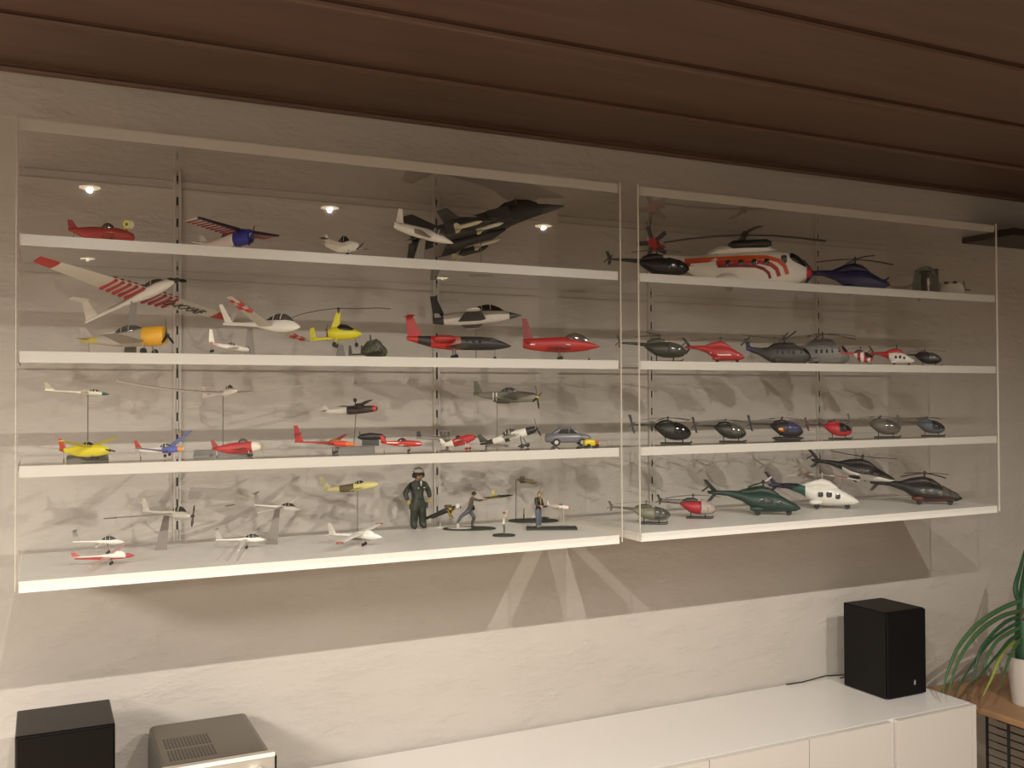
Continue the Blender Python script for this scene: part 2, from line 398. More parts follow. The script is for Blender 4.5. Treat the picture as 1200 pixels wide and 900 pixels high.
# ------------------------------------------------------------------ helicopters
def side_y(secs, x, z):
    for a, b in zip(secs, secs[1:]):
        if a[0] <= x <= b[0]:
            f = (x - a[0]) / (b[0] - a[0] + 1e-9); q = [a[i] + (b[i] - a[i]) * f for i in range(5)]
            e = (a[5] if len(a) > 5 else 2); u = min(.98, abs(z - q[2]) / max(q[4], 1e-6))
            return q[3] * (1 - u ** e) ** (1 / e)
    return 0
def S(lst): return [(q[0], 0) + tuple(q[1:]) for q in lst]
HS = {
 'egg': dict(body=S([(.40, .255, .012, .015), (.47, .235, .07, .065), (.56, .205, .10, .11), (.66, .19, .112, .132), (.74, .18, .114, .132), (.82, .17, .105, .12), (.90, .155, .08, .092), (.955, .148, .045, .052), (.985, .145, .006, .008)]),
     cowl=S([(.44, .27, .02, .02), (.50, .29, .045, .045), (.60, .305, .05, .045), (.68, .295, .045, .04), (.76, .26, .02, .02)]),
     glass=(.72, .975), boom=[(.45, .265), (.04, .275)], br=(.022, .011), fin=[((.075, .15), (.11, .15), (.0, .42), (.045, .42))], stab=(.0, .42, .07), rx=.62, rz=.375, rr=.40, tr=(.05, .275, .07), skid=(.50, .97, .10)),
 'sleek': dict(body=S([(.05, .205, .012, .016), (.25, .20, .02, .027), (.40, .175, .045, .05), (.50, .14, .075, .078), (.60, .125, .085, .098), (.72, .12, .085, .092), (.80, .108, .078, .078), (.88, .09, .062, .055), (.95, .075, .04, .036), (1, .068, .006, .007)]),
     cowl=S([(.33, .205, .012, .012), (.48, .222, .05, .04), (.60, .238, .056, .042), (.70, .22, .05, .036), (.79, .175, .02, .02)]),
     glass=None, windows=[(.60, .135, .028, .026), (.69, .135, .03, .028), (.78, .12, .026, .026)], shield=S([(.76, .15, .05, .022), (.82, .128, .058, .03), (.88, .105, .045, .026), (.93, .088, .02, .012)]),
     boom=[(.3, .2), (.04, .21)], br=(.018, .012), fin=[((.10, .20), (.16, .20), (-.01, .33), (.035, .33)), ((.10, .20), (.15, .20), (.03, .12), (.07, .12))], stab=(.17, .2, .10), rx=.62, rz=.31, rr=.42, tr=(.03, .25, .06), skid=None, wheels=[(.88, 0, .03), (.56, .07, .03)]),
 'light': dict(body=S([(.38, .225, .02, .02), (.46, .20, .06, .06), (.55, .175, .09, .09), (.66, .165, .10, .105), (.77, .155, .10, .10), (.87, .145, .085, .085), (.94, .135, .055, .06), (.985, .13, .008, .01)]),
     cowl=S([(.42, .25, .03, .03), (.50, .27, .05, .045), (.60, .28, .05, .04), (.68, .265, .04, .03)]),
     glass=(.73, .985), boom=[(.44, .23), (.02, .265)], br=(.028, .011), fin=[((.02, .26), (.07, .26), (-.02, .36), (.02, .36)), ((.02, .27), (.07, .27), (.01, .2), (.04, .2))], stab=(.14, .25, .08), rx=.60, rz=.355, rr=.45, tr=(.02, .27, .065), skid=(.48, .92, .10)),
 'transport': dict(body=S([(.02, .215, .014, .03), (.10, .19, .025, .034), (.24, .16, .045, .05), (.34, .135, .065, .078), (.42, .12, .078, .098, 2.8), (.60, .115, .082, .102, 3), (.80, .115, .082, .102, 3), (.88, .11, .078, .092, 2.6), (.94, .098, .06, .07), (.98, .088, .035, .04), (1, .085, .008, .01)]),
     cowl=S([(.36, .20, .03, .02), (.44, .225, .055, .036), (.62, .232, .058, .04), (.74, .225, .05, .036), (.80, .205, .03, .02)]),
     glass=None, windows=[(.50, .145, .016, .02), (.58, .145, .016, .02), (.66, .145, .016, .02), (.74, .145, .016, .02), (.845, .155, .018, .026)], shield=S([(.865, .170, .062, .030), (.90, .160, .074, .040), (.94, .138, .058, .040), (.98, .112, .028, .022)]),
     boom=[(.2, .17), (.03, .215)], br=(.03, .014), fin=[((.03, .21), (.12, .20), (-.01, .32), (.035, .32))], stab=(.04, .27, .07), rx=.60, rz=.315, rr=.5, tr=(.01, .29, .085), skid=None, wheels=[(.90, 0, .025), (.50, .085, .028)]),
}
def blades(t, L, cx, cz, rr, n, a0, m_, w=.016, droop=.03, name='rotor_blade', tipm=None, z0=None):
    for k in range(n):
        a = rad(a0 + 360 / n * k); c, s_ = math.cos(a), math.sin(a)
        mb = MB(); pts = []
        def P(r, o, z): return (cx + c * r - s_ * o, s_ * r + c * o, cz + z)
        segs = [(.04 * rr, 0), (.35 * rr, -droop * .12 * rr / .4), (.7 * rr, -droop * .5 * rr / .4), (rr, -droop * rr / .4)]
        for i, ((r0, q0), (r1, q1)) in enumerate(zip(segs, segs[1:])):
            h = .007
            w0 = w * (.5 if i == 0 else 1) / 2; w1 = w / 2
            mb.hexa([P(r0, -w0, q0 - h / 2), P(r1, -w1, q1 - h / 2), P(r1, w1, q1 - h / 2), P(r0, w0, q0 - h / 2), P(r0, -w0, q0 + h / 2), P(r1, -w1, q1 + h / 2), P(r1, w1, q1 + h / 2), P(r0, w0, q0 + h / 2)], (i % 2) if tipm else 0)
        mb.build(name, [m_, tipm] if tipm else m_, t, L, (-.5, 0, 0), smooth=False)
def tail_rotor(t, L, x, z, r, n, m_, y=-.02, a0=35, hub=None):
    mb = MB(); mb.cyl((x, y, z), (0, 1, 0), r * .16, .02, 8)
    for k in range(n):
        a = rad(a0 + 360 / n * k); c, s_ = math.cos(a), math.sin(a); w_ = r * .13
        def P(rr, o, yy): return (x + c * rr - s_ * o, y + yy, z + s_ * rr + c * o)
        mb.hexa([P(.1 * r, -w_, -.003), P(r, -w_, -.003), P(r, w_, -.003), P(.1 * r, w_, -.003), P(.1 * r, -w_, .003), P(r, -w_, .003), P(r, w_, .003), P(.1 * r, w_, .003)])
    o = mb.build('tail_rotor', m_, t, L, (-.5, 0, 0), smooth=False)
    if hub: MB().cyl((x, y - .012, z), (0, 1, 0), r * .28, .02, 10).build('rotor_hub', hub, t, L, (-.5, 0, 0))
def heli(t, L, style='egg', body='#2a2d22', cowl=None, boom=None, glass=None, fin=None, blade='#25221e', nb=4, a0=20, skid=None, bands=None, trn=2, floats=False,
         stripes=None, rr=None, tipm=None, droop=.03, nose=None, spots=None, trr=None, window=None, lattice=False, extra=None, belly=None, trhub=None, ring=None, sponson=None, bw=.026, gs=1):
    H = HS[style]; O = (-.5, 0, 0)
    def m_(h): return h if not isinstance(h, str) else paint(h)
    bm_ = m_(body); cw = m_(cowl or body); bo = m_(boom or body); fm = m_(fin or boom or body); gl = glass or GLASS; sk = m_(skid or '#2b2824')
    if bands:
        mats = [bm_] + [m_(h) for _, h in bands]
        bb = [(lim, i + 1) for i, (lim, _) in enumerate(bands)] + [(9, 0)]
        # refine rings so that the colour borders fall where they belong
        bs = H['body']; out = []
        for a, b in zip(bs, bs[1:]):
            out.append(a)
            for lim, _ in bands:
                if a[0] < lim < b[0]:
                    f = (lim - a[0]) / (b[0] - a[0]); out.append(tuple(a[i] + (b[i] - a[i]) * f for i in range(5)) + (a[5:] if len(a) > 5 else ()))
        out.append(bs[-1]); MB().loft(out, 16, bb).build('fuselage', mats, t, L, O)
    else: MB().loft(H['body'], 16).build('fuselage', bm_, t, L, O)
    MB().loft(H['cowl'], 12).build('engine_cowl', cw, t, L, O)
    if belly: MB().loft([(q[0], q[1], q[2] - q[4] * .34, q[3] * 1.0, q[4] * .70) + tuple(q[5:]) for q in H['body'][2:]], 14).build('belly', m_(belly), t, L, O)
    if H['glass'] or glass:
        g0, g1 = H['glass'] or (.8, .97)
        ss = []
        for k in range(9):
            x = g0 + (g1 - g0) * k / 8
            for a, b in zip(H['body'], H['body'][1:]):
                if a[0] <= x <= b[0]:
                    f = (x - a[0]) / (b[0] - a[0]); q = [a[i] + (b[i] - a[i]) * f for i in range(5)]
                    ss.append((x, 0, q[2] + .012 * gs, q[3] * 1.03 * gs, q[4] * .97 * gs)); break
        MB().loft(ss, 16).build('canopy', gl, t, L, O)
        mb = MB()      # door frames and windscreen post over the glazing
        for x in (g0 + .005, g0 + (g1 - g0) * .45):
            yq = side_y(H['body'], x, .16); pts = []
            for k in range(9):
                a = PI * (-.1 + 1.2 * k / 8); s0 = [q for q in ss if q[0] >= x][0]
                pts.append((x, s0[3] * 1.01 * math.cos(a), s0[2] + s0[4] * 1.01 * math.sin(a)))
            mb.tube(pts, .0055, 5)
        mb.build('door_frame', bm_, t, L, O)
    if H.get('windows') and window is not False:
        for (wx, wz, wr, wh) in H['windows']:
            for sd in (-1, 1):
                yy = side_y(H['body'], wx, wz) * sd
                MB().loft([(wx - wr, yy, wz, .003, wh * .5, 3), (wx - wr * .7, yy, wz, .005, wh * .92, 3), (wx + wr * .7, yy, wz, .005, wh * .92, 3), (wx + wr, yy, wz, .003, wh * .5, 3)], 10).build('window', gl, t, L, O)
        MB().loft(H['shield'], 12).build('windscreen', gl, t, L, O)
    (bx0, bz0), (bx1, bz1) = H['boom']
    if lattice:
        mb = MB(); n = 7
        def q(f, k):
            s_ = .045 * (1 - .55 * f); x = .50 + (bx1 - .50) * f; z = .24 + (bz1 - .24) * f
            return ((x, -s_, z - s_ * .6), (x, s_, z - s_ * .6), (x, 0, z + s_))[k]
        for k in range(3): mb.tube([q(0, k), q(1, k)], .005, 5)
        for i in range(n):
            for k in range(3):
                mb.tube([q(i / n, k), q((i + 1) / n, (k + 1) % 3)], .0035, 4); mb.tube([q(i / n, k), q(i / n, (k + 1) % 3)], .0035, 4)
        mb.build('tail_boom', bo, t, L, O)
    else: MB().tube([(bx0, 0, bz0), ((bx0 + bx1) / 2, 0, (bz0 + bz1) / 2 + .003), (bx1, 0, bz1)], [H['br'][0], sum(H['br']) / 2, H['br'][1]], 10).build('tail_boom', bo, t, L, O)
    for f in H['fin']:
        MB().plate((f[1][0], 0, f[1][1]), (f[0][0], 0, f[0][1]), (f[3][0], 0, f[3][1]), (f[2][0], 0, f[2][1]), .012, 'y').build('fin', fm, t, L, O)
    sx, sz, sw = H['stab']
    for sd in (-1, 1): MB().plate((sx + .05, 0, sz), (sx, 0, sz), (sx + .045, sd * sw, sz), (sx + .005, sd * sw, sz), .008).build('stabilizer', fm, t, L, O)
    MB().tube([(H['rx'], 0, H['cowl'][2][2]), (H['rx'], 0, H['rz'] + .012)], .010, 8).cyl((H['rx'], 0, H['rz']), (0, 0, 1), .026, .014, 10).ball((H['rx'], 0, H['rz'] + .012), .014, 8).build('rotor_mast', m_(blade), t, L, O)
    if nb: blades(t, L, H['rx'], H['rz'], rr or H['rr'], nb, a0, m_(blade), w=bw, droop=droop, tipm=m_(tipm) if tipm else None)
    tx, tz, tr = H['tr']; tail_rotor(t, L, tx, tz, trr or tr, trn, m_(blade), hub=m_(trhub) if trhub else None)
    if H['skid'] or skid:
        a, b, w_ = H['skid'] or (.5, .92, .09)
        for sd in (-1, 1):
            if floats: MB().loft([(a - .06, sd * w_, .035, .004, .004), (a, sd * w_, .03, .026, .026), (b - .06, sd * w_, .03, .028, .028), (b + .02, sd * w_, .042, .006, .006)], 10).build('float', sk, t, L, O)
            else: MB().tube([(a, sd * w_, .009), (b - .05, sd * w_, .009), (b, sd * w_, .014), (b + .02, sd * w_, .035)], .009, 6).build('skid', sk, t, L, O)
            mb = MB()
            for x in (a + .08, b - .12): mb.tube([(x, sd * w_, .012), (x, sd * .05, .10)], .008, 5)
            mb.build('skid_strut', sk, t, L, O)
    for (wx, wy, wr) in H.get('wheels') or []:
        for sd in ((-1, 1) if wy else (1,)):
            MB().cyl((wx, sd * wy, wr), (0, 1, 0), wr, .022, 12).build('wheel', RUB, t, L, O)
            MB().tube([(wx, sd * wy, wr), (wx, sd * wy * .7, .07)], .007, 6).build('wheel_strut', STEEL, t, L, O)
            if wy: MB().ball((wx - .01, sd * wy * .95, .06), (.07, .022, .026), 10).build('sponson', m_(sponson) if sponson else bm_, t, L, O)
    for st in stripes or []:      # (colour, [(x, z)...], halfwidth)
        for sd in (-1, 1):
            mb = MB(); vs_ = []; pts = st[1]; h = st[2]
            for i, (x, z) in enumerate(pts):
                a = Vector(pts[max(0, i - 1)]); b = Vector(pts[min(len(pts) - 1, i + 1)]); d = (b - a).normalized(); nrm = Vector((-d.y, d.x))
                for s_ in (-1, 1):
                    px, pz = x + nrm.x * h * s_, z + nrm.y * h * s_
                    yy = side_y(H['body'], px, pz); vs_ += [(px, sd * (yy - .004), pz), (px, sd * (yy + .003), pz)]
            fs = []
            for i in range(len(pts) - 1):
                k = i * 4; fs += [(k + 1, k + 3, k + 7, k + 5), (k, k + 4, k + 6, k + 2), (k, k + 1, k + 5, k + 4), (k + 2, k + 6, k + 7, k + 3)]
            mb.add(vs_, fs); mb.build('stripe', m_(st[0]), t, L, O)
    for (c, x, z, rx_, rz_) in spots or []:
        for sd in (-1, 1):
            yy = side_y(H['body'], x, z) * sd
            MB().ball((x, yy, z), (rx_, .006, rz_), 8).build('marking', m_(c), t, L, O)
    if nose: MB().ball((.985, 0, H['body'][-1][2]), (.035, .032, .034), 10).build('nose_cone', m_(nose), t, L, O)
    if extra: extra(t, L, O)

# ------------------------------------------------------------------ aeroplanes
PF = {
 'prop': [(0, .03, .008, .018), (.15, .015, .022, .032), (.35, .003, .038, .052), (.5, 0, .05, .065), (.65, -.002, .055, .066), (.8, -.004, .05, .058), (.92, -.005, .042, .048), (.955, -.005, .03, .034)],
 'radial': [(0, .03, .008, .02), (.12, .02, .022, .035), (.32, .005, .045, .065), (.5, 0, .062, .085), (.66, 0, .072, .092), (.70, 0, .082, .095), (.86, 0, .085, .097), (.93, 0, .075, .085), (.94, 0, .04, .045)],
 'jet': [(0, .01, .030, .038), (.1, .006, .040, .052), (.3, 0, .052, .064), (.5, 0, .056, .070), (.66, -.002, .048, .064), (.8, -.008, .036, .048), (.92, -.016, .019, .024), (1, -.02, .002, .003)],
 'glider': [(0, .022, .006, .01), (.25, .016, .010, .013), (.45, .010, .015, .019), (.58, .004, .027, .034), (.7, 0, .036, .046), (.82, -.004, .037, .046), (.92, -.010, .027, .032), (.975, -.016, .012, .015), (1, -.018, .003, .004)],
 'biz': [(0, .035, .012, .014), (.1, .025, .028, .03), (.25, .008, .046, .05), (.4, 0, .05, .056), (.7, 0, .05, .056), (.82, -.004, .044, .05), (.92, -.012, .024, .028), (1, -.02, .004, .005)],
 'fat': [(0, .04, .008, .016), (.15, .02, .03, .045), (.35, .0, .06, .085), (.55, -.005, .07, .095), (.72, -.005, .07, .09), (.86, -.01, .055, .07), (.94, -.015, .035, .045), (.96, -.015, .01, .012)],
}
def airplane(t, L, fus='prop', body='#dcd6ca', bands=None, wing=None, wings=(dict(),), canopy=None, fin=None, finc=None, tail='low', prop=None, gear=None, zc=.16,
             stand=None, fz=1.0, tailspan=.16, wstripe=None, spinner=None, stand_x=.5, stand_c=None, extra=None, fins2=None, cowl=None):
    O = (-.5, 0, 0)
    def m_(h): return h if not isinstance(h, str) else paint(h)
    bm_ = m_(body); wm = m_(wing or body)
    secs = []
    base = PF[fus]; lims = [l for l, _ in (bands or [])]
    for a, b in zip(base, base[1:]):
        secs.append(a)
        for l in lims:
            if a[0] < l < b[0]: f = (l - a[0]) / (b[0] - a[0]); secs.append(tuple(a[i] + (b[i] - a[i]) * f for i in range(4)))
    secs.append(base[-1]); secs = [(q[0], 0, zc + q[1], q[2], q[3] * fz) for q in secs]
    if bands: MB().loft(secs, 16, [(l, i + 1) for i, (l, _) in enumerate(bands)] + [(9, 0)]).build('fuselage', [bm_] + [m_(h) for _, h in bands], t, L, O)
    else: MB().loft(secs, 16).build('fuselage', bm_, t, L, O)
    for w_ in wings:
        W = dict(x=.62, z=-.02, span=.45, c0=.17, c1=.10, sweep=.03, dih=4, th=.022, col=None, tip=None, bend=0); W.update(w_); W['c0'] *= 1.35; W['c1'] *= 1.35; W['th'] *= 1.35; W['x'] += W['c0'] * .12
        for sd in (-1, 1):
            n = 6; mb = MB(); tm = m_(W['tip']) if W['tip'] else None
            vs_ = []; ms = []
            for k in range(n + 1):
                f = k / n; y = sd * (.02 + W['span'] * f); c = W['c0'] + (W['c1'] - W['c0']) * f; x = W['x'] - W['sweep'] * f; z = zc + W['z'] + math.tan(rad(W['dih'])) * W['span'] * f + W['bend'] * f * f
                th = W['th'] * (1 - .5 * f)
                for g, h in ((0, 0), (.15, .8), (.4, 1), (.75, .5), (1, .06), (1, -.06), (.6, -.5), (.2, -.6)): vs_.append((x - c * g, y, z + h * th / 2))
            k0 = len(mb.v); mb.v += vs_; N = 8
            for k in range(n):
                for j in range(N):
                    mb.f.append((k * N + j, k * N + (j + 1) % N, (k + 1) * N + (j + 1) % N, (k + 1) * N + j)); mb.m.append(1 if (tm and k == n - 1) else 0)
            mb.f.append(tuple(range(N))); mb.m.append(0); mb.f.append(tuple(n * N + j for j in reversed(range(N)))); mb.m.append(1 if tm else 0)
            wo = mb.build('wing', [m_(W['col']) if W['col'] else wm] + ([tm] if tm else []), t, L, O)
            for (sc_, f0, f1, g0, g1) in W.get('marks', []):       # chequers, stripes: colour, span fractions, chord fractions
                mk = MB(); vv = []
                for f in (f0, f1):
                    c = W['c0'] + (W['c1'] - W['c0']) * f
                    for g in (g0, g1):
                        y = sd * (.02 + W['span'] * f); x = W['x'] - W['sweep'] * f - c * g; z = zc + W['z'] + math.tan(rad(W['dih'])) * W['span'] * f + W['bend'] * f * f; th = W['th'] * (1 - .5 * f)
                        vv += [(x, y, z - th * .55), (x, y, z + th * .62)]
                mk.add(vv, [(0, 2, 6, 4), (1, 5, 7, 3), (0, 1, 3, 2), (4, 6, 7, 5), (0, 4, 5, 1), (2, 3, 7, 6)]); mk.build('stripe', m_(sc_), wo, L, O, smooth=False)
    fc = m_(finc or body); fh = fin if fin is not None else .13
    zt = zc + PF[fus][0][1] + .01
    if tail == 'V':
        for sd in (-1, 1): MB().plate((.12, 0, zt), (.02, 0, zt), (.05, sd * tailspan * .7, zt + fh), (.0, sd * tailspan * .7, zt + fh), .01).build('fin', fc, t, L, O)
    else:
        MB().plate((.15, 0, zt - .005), (.01, 0, zt - .01), (.055, 0, zt + fh), (-.01, 0, zt + fh), .014, 'y').build('fin', fc, t, L, O)
        zz = zt + (fh if tail == 'T' else (fh * .5 if tail == 'mid' else 0)); xx = .0 if tail != 'T' else -.03
        for sd in (-1, 1): MB().plate((.11 + xx, 0, zz), (.02 + xx, 0, zz), (.07 + xx, sd * tailspan, zz), (.02 + xx, sd * tailspan, zz), .01).build('tailplane', m_(wing or body) if tail != 'T' else fc, t, L, O)
    if canopy:
        x0, x1, h, c = canopy; b = [q for q in secs]; zz = zc
        def top(x):
            for a, q in zip(b, b[1:]):
                if a[0] <= x <= q[0]: f = (x - a[0]) / (q[0] - a[0]); return a[2] + a[4] + (q[2] + q[4] - a[2] - a[4]) * f, a[3] + (q[3] - a[3]) * f
            return zc, .03
        ss = []
        for k in range(8):
            f = k / 7; x = x0 + (x1 - x0) * f; tz, ry = top(x); p = math.sin(PI * min(1, max(.04, f * .92 + .04))) ** .6
            ss.append((x, 0, tz - .012, ry * .72 * p + .002, (h + .012) * p + .002))
        MB().loft(ss, 12).build('canopy', c, t, L, O)
        mb = MB()
        for k in (2, 4):
            x, _, z, ry, rz = ss[k]; mb.tube([(x, ry * 1.02 * math.cos(PI * j / 8), z + rz * 1.02 * math.sin(PI * j / 8)) for j in range(9)], .004, 5)
        mb.build('canopy_frame', bm_, t, L, O)
    if cowl:
        x0, x1, c = cowl; MB().loft([(q[0], 0, q[2], q[3] * 1.04 + .002, q[4] * 1.04 + .002) for q in secs if x0 <= q[0] <= x1], 16).build('engine_cowl', m_(c), t, L, O)
    if prop:
        n, r, pc = prop[:3]; a0 = prop[3] if len(prop) > 3 else 30; xn = secs[-1][0]; zn = secs[-1][2]
        sp = m_(spinner or pc); MB().loft([(xn - .005, 0, zn, .022, .022), (xn + .02, 0, zn, .017, .017), (xn + .04, 0, zn, .004, .004)], 10).build('spinner', sp, t, L, O)
        for k in range(n):
            a = rad(a0 + 360 / n * k); d = Vector((0, math.cos(a), math.sin(a))); e = Vector((0, -math.sin(a), math.cos(a)))
            c0 = Vector((xn + .012, 0, zn)); w0 = .010; mb = MB(); pts = []
            for q in (-.003, .003):
                for (rr_, ww) in ((.012, -w0 * .7), (r * .6, -w0 * 1.3), (r, -w0 * .6), (r, w0 * .6), (r * .6, w0 * 1.3), (.012, w0 * .7)):
                    pts.append(c0 + d * rr_ + e * ww + Vector((q + ww * .4, 0, 0)))
            mb.add(pts, [(5, 4, 3, 2, 1, 0), (6, 7, 8, 9, 10, 11)] + [(i, (i + 1) % 6, (i + 1) % 6 + 6, i + 6) for i in range(6)]); mb.build('propeller_blade', m_(pc), t, L, O, smooth=False)
    if gear:
        xs = gear.get('x', .62); yw = gear.get('y', .09); wr = gear.get('r', .026)
        for sd in (-1, 1):
            MB().cyl((xs, sd * yw, wr), (0, 1, 0), wr, .02, 14).build('wheel', RUB, t, L, O)
            MB().tube([(xs, sd * yw, wr), (xs - .01, sd * .03, zc - .03)], .007, 6).build('gear_leg', m_(gear.get('leg', '#8d867a')), t, L, O)
            if gear.get('pants'): MB().loft([(xs - .07, sd * yw, wr + .012, .003, .004), (xs - .02, sd * yw, wr + .012, .014, .022), (xs + .02, sd * yw, wr + .014, .016, .024), (xs + .045, sd * yw, wr + .012, .005, .008)], 10).build('wheel_pant', m_(gear['pants']), t, L, O)
        xt = gear.get('tail', .08)
        if fus == 'glider' and 'tail' not in gear: xt = None
        tz = gear.get('tz', 0)
        if xt: MB().cyl((xt, 0, .014 + tz), (0, 1, 0), .014, .012, 10).build('wheel', RUB, t, L, O)
        if xt: MB().tube([(xt, 0, .014 + tz), (xt, 0, zc + (-.02 if xt > .5 else .01))], .005, 6).build('gear_leg', m_(gear.get('leg', '#8d867a')), t, L, O)
    if stand: add_stand(t, L, stand, stand_x, zc, stand_c)
    if extra: extra(t, L, O)
def add_stand(t, L, stand, sx, zc, c=None):
    """stand = (kind, shelf height); built in metres straight down to the shelf, lean undone by the model's own rotation"""
    kind, zsh = stand[:2]; inv = (Matrix.Translation(t.location) @ t.rotation_euler.to_matrix().to_4x4()).inverted()
    top = (Matrix.Translation(t.location) @ t.rotation_euler.to_matrix().to_4x4()) @ Vector(((sx - .5) * L, 0, zc * L))
    yw = t.rotation_euler.z if kind == 'wedge' else 0
    al = math.atan2(top.x - CAM.x, top.y - CAM.y); yw = -al
    ux, uy = Vector((math.cos(yw), math.sin(yw), 0)), Vector((-math.sin(yw), math.cos(yw), 0))
    def W(a, b, z): p = Vector((top.x, top.y, 0)) + ux * a + uy * b + Vector((0, 0, z)); return inv @ p
    lean = stand[2] if len(stand) > 2 else 0
    if kind == 'wedge':
        wb, wt_ = .0125, .0055; h = top.z
        mb = MB().hexa([W(-wb + lean, -.008, zsh), W(wb + lean, -.008, zsh), W(wb + lean, .008, zsh), W(-wb + lean, .008, zsh), W(-wt_, -.003, h), W(wt_, -.003, h), W(wt_, .003, h), W(-wt_, .003, h)])
        mb.build('stand', c or GREY, t, smooth=False)
    else:
        mb = MB().tube([W(lean, 0, zsh + .002), W(0, 0, top.z)], .0011, 6); mb.build('stand_rod', c or STEEL, t)
        if len(stand) > 4:
            hl = stand[4]
            mb = MB().hexa([W(lean + a, b, zsh + .0003) for a, b in ((-hl, -.016), (hl, -.016), (hl, .016), (-hl, .016))] + [W(lean + a * .97, b * .85, zsh + .011) for a, b in ((-hl, -.016), (hl, -.016), (hl, .016), (-hl, .016))])
            mb.build('stand_base', c or GREY, t, smooth=False); return
        mb = MB()
        n = 20; bw = stand[3] if len(stand) > 3 else .028
        v = [W(lean + bw * math.cos(2 * PI * k / n), bw * .6 * math.sin(2 * PI * k / n), zsh + z) for z in (.0003, .003) for k in range(n)]
        mb.add(v, [tuple(reversed(range(n))), tuple(range(n, 2 * n))] + [(k, (k + 1) % n, (k + 1) % n + n, k + n) for k in range(n)])
        mb.build('stand_base', c or GREY, t)

# ================================================================== LEFT CASE, first shelf
WH = '#ded8cc'; RED = '#a8231c'; DK = '#25221e'; CAMO = camo_mat('camouflage', '#2c2f1d', '#4a4a30', '#191a12', 60)
GL_G = camo_mat('jet_grey', '#3a3a38', '#2a2a2a', '#46443f', 8)
def roundel(t, L, O):
    mb = MB(); mb.tube([(.84, -.075, .235), (.84, -.055, .235)], .052, 16); mb.build('engine_ring', paint('#d9cf4a'), t, L, O)
    MB().tube([(.84, -.080, .235), (.84, -.074, .235)], .020, 12).build('hub', paint('#5a5a2a'), t, L, O)
    MB().tube([(.90, -.06, .235), (.90, -.03, .235)], .05, 16).build('engine_ring', paint('#cfc7a8'), t, L, O)
    MB().tube([(.80, -.03, .10), (.86, -.04, .22)], .012, 6).build('pylon', paint(RED), t, L, O)
put(airplane, 'model_airplane', 'red model aeroplane with a yellow ring above its nose, first on the top shelf', 'model airplane', 79, 161, z=S1, y=-.36, rel=0, fat=(1.2, 1.35),
    body='#a83a30', fus='fat', zc=.11, canopy=(.48, .66, .05, SMOKE), wings=[dict(x=.66, z=-.045, span=.38, c0=.17, c1=.12, dih=3, col='#b0402f')], fin=.10, finc='#9c1f24', gear=dict(x=.62, y=.09, r=.03, leg='#8a2a22'), tailspan=.12, extra=roundel)
put(airplane, 'model_airplane', 'blue-nosed model aeroplane with red and white striped wings on the top shelf', 'model airplane', 236, 300, z=S1, y=-.33, yaw=-52, pitch=6, fat=(1, 1.1),
    body='#e4dcd0', bands=[(.62, '#d8c8c0'), (.74, '#e4dcd0')], cowl=(.66, .95, '#252a86'), fus='radial', zc=.19, canopy=(.4, .56, .05, GLASS), fin=.12, finc='#d8d2cc', gear=dict(x=.68, y=.1, r=.035, leg='#252a86', tz=.06),
    wings=[dict(x=.74, z=.10, span=.80, c0=.20, c1=.19, sweep=0, dih=3, col='#c9b9ae', th=.03, marks=[('#7a2430', k / 9 + .02, k / 9 + .06, .08, .98) for k in range(9)] + [('#2c1f33', 0.0, 1.0, -.02, .10)])], prop=(2, .16, '#2c2a2a', 60), tailspan=.2)
put(airplane, 'model_airplane', 'small white model aeroplane with black wing tips beside the jet on the top shelf', 'model airplane', 381, 424, z=S1, y=-.385, yaw=-48, fat=(1.1, 1.5),
    body='#e2ded2', fus='fat', zc=.2, canopy=(.38, .66, .085, GLASS), wings=[dict(x=.62, z=.0, span=.85, c0=.19, c1=.13, dih=3, col='#ded8cc', tip='#1d1a18')], fin=.16, gear=dict(x=.70, y=.12, r=.04), prop=(2, .17, '#3a3834', 25), tailspan=.2)
put(airplane, 'model_jet', 'white model trainer jet on a grey stand under the tail of the dark fighter', 'model airplane', 458, 528, py=273, y=-.35, yaw=-30, pitch=-16, zref=.2, fat=(1.4, 1.3),
    body='#e0dbcf', fus='jet', canopy=(.58, .84, .05, SMOKE), wings=[dict(x=.62, z=-.03, span=.32, c0=.22, c1=.10, sweep=.10, dih=3, col='#6e6a62')], fin=.20, tailspan=.16, stand=('wedge', S1, -.012), stand_x=.5)
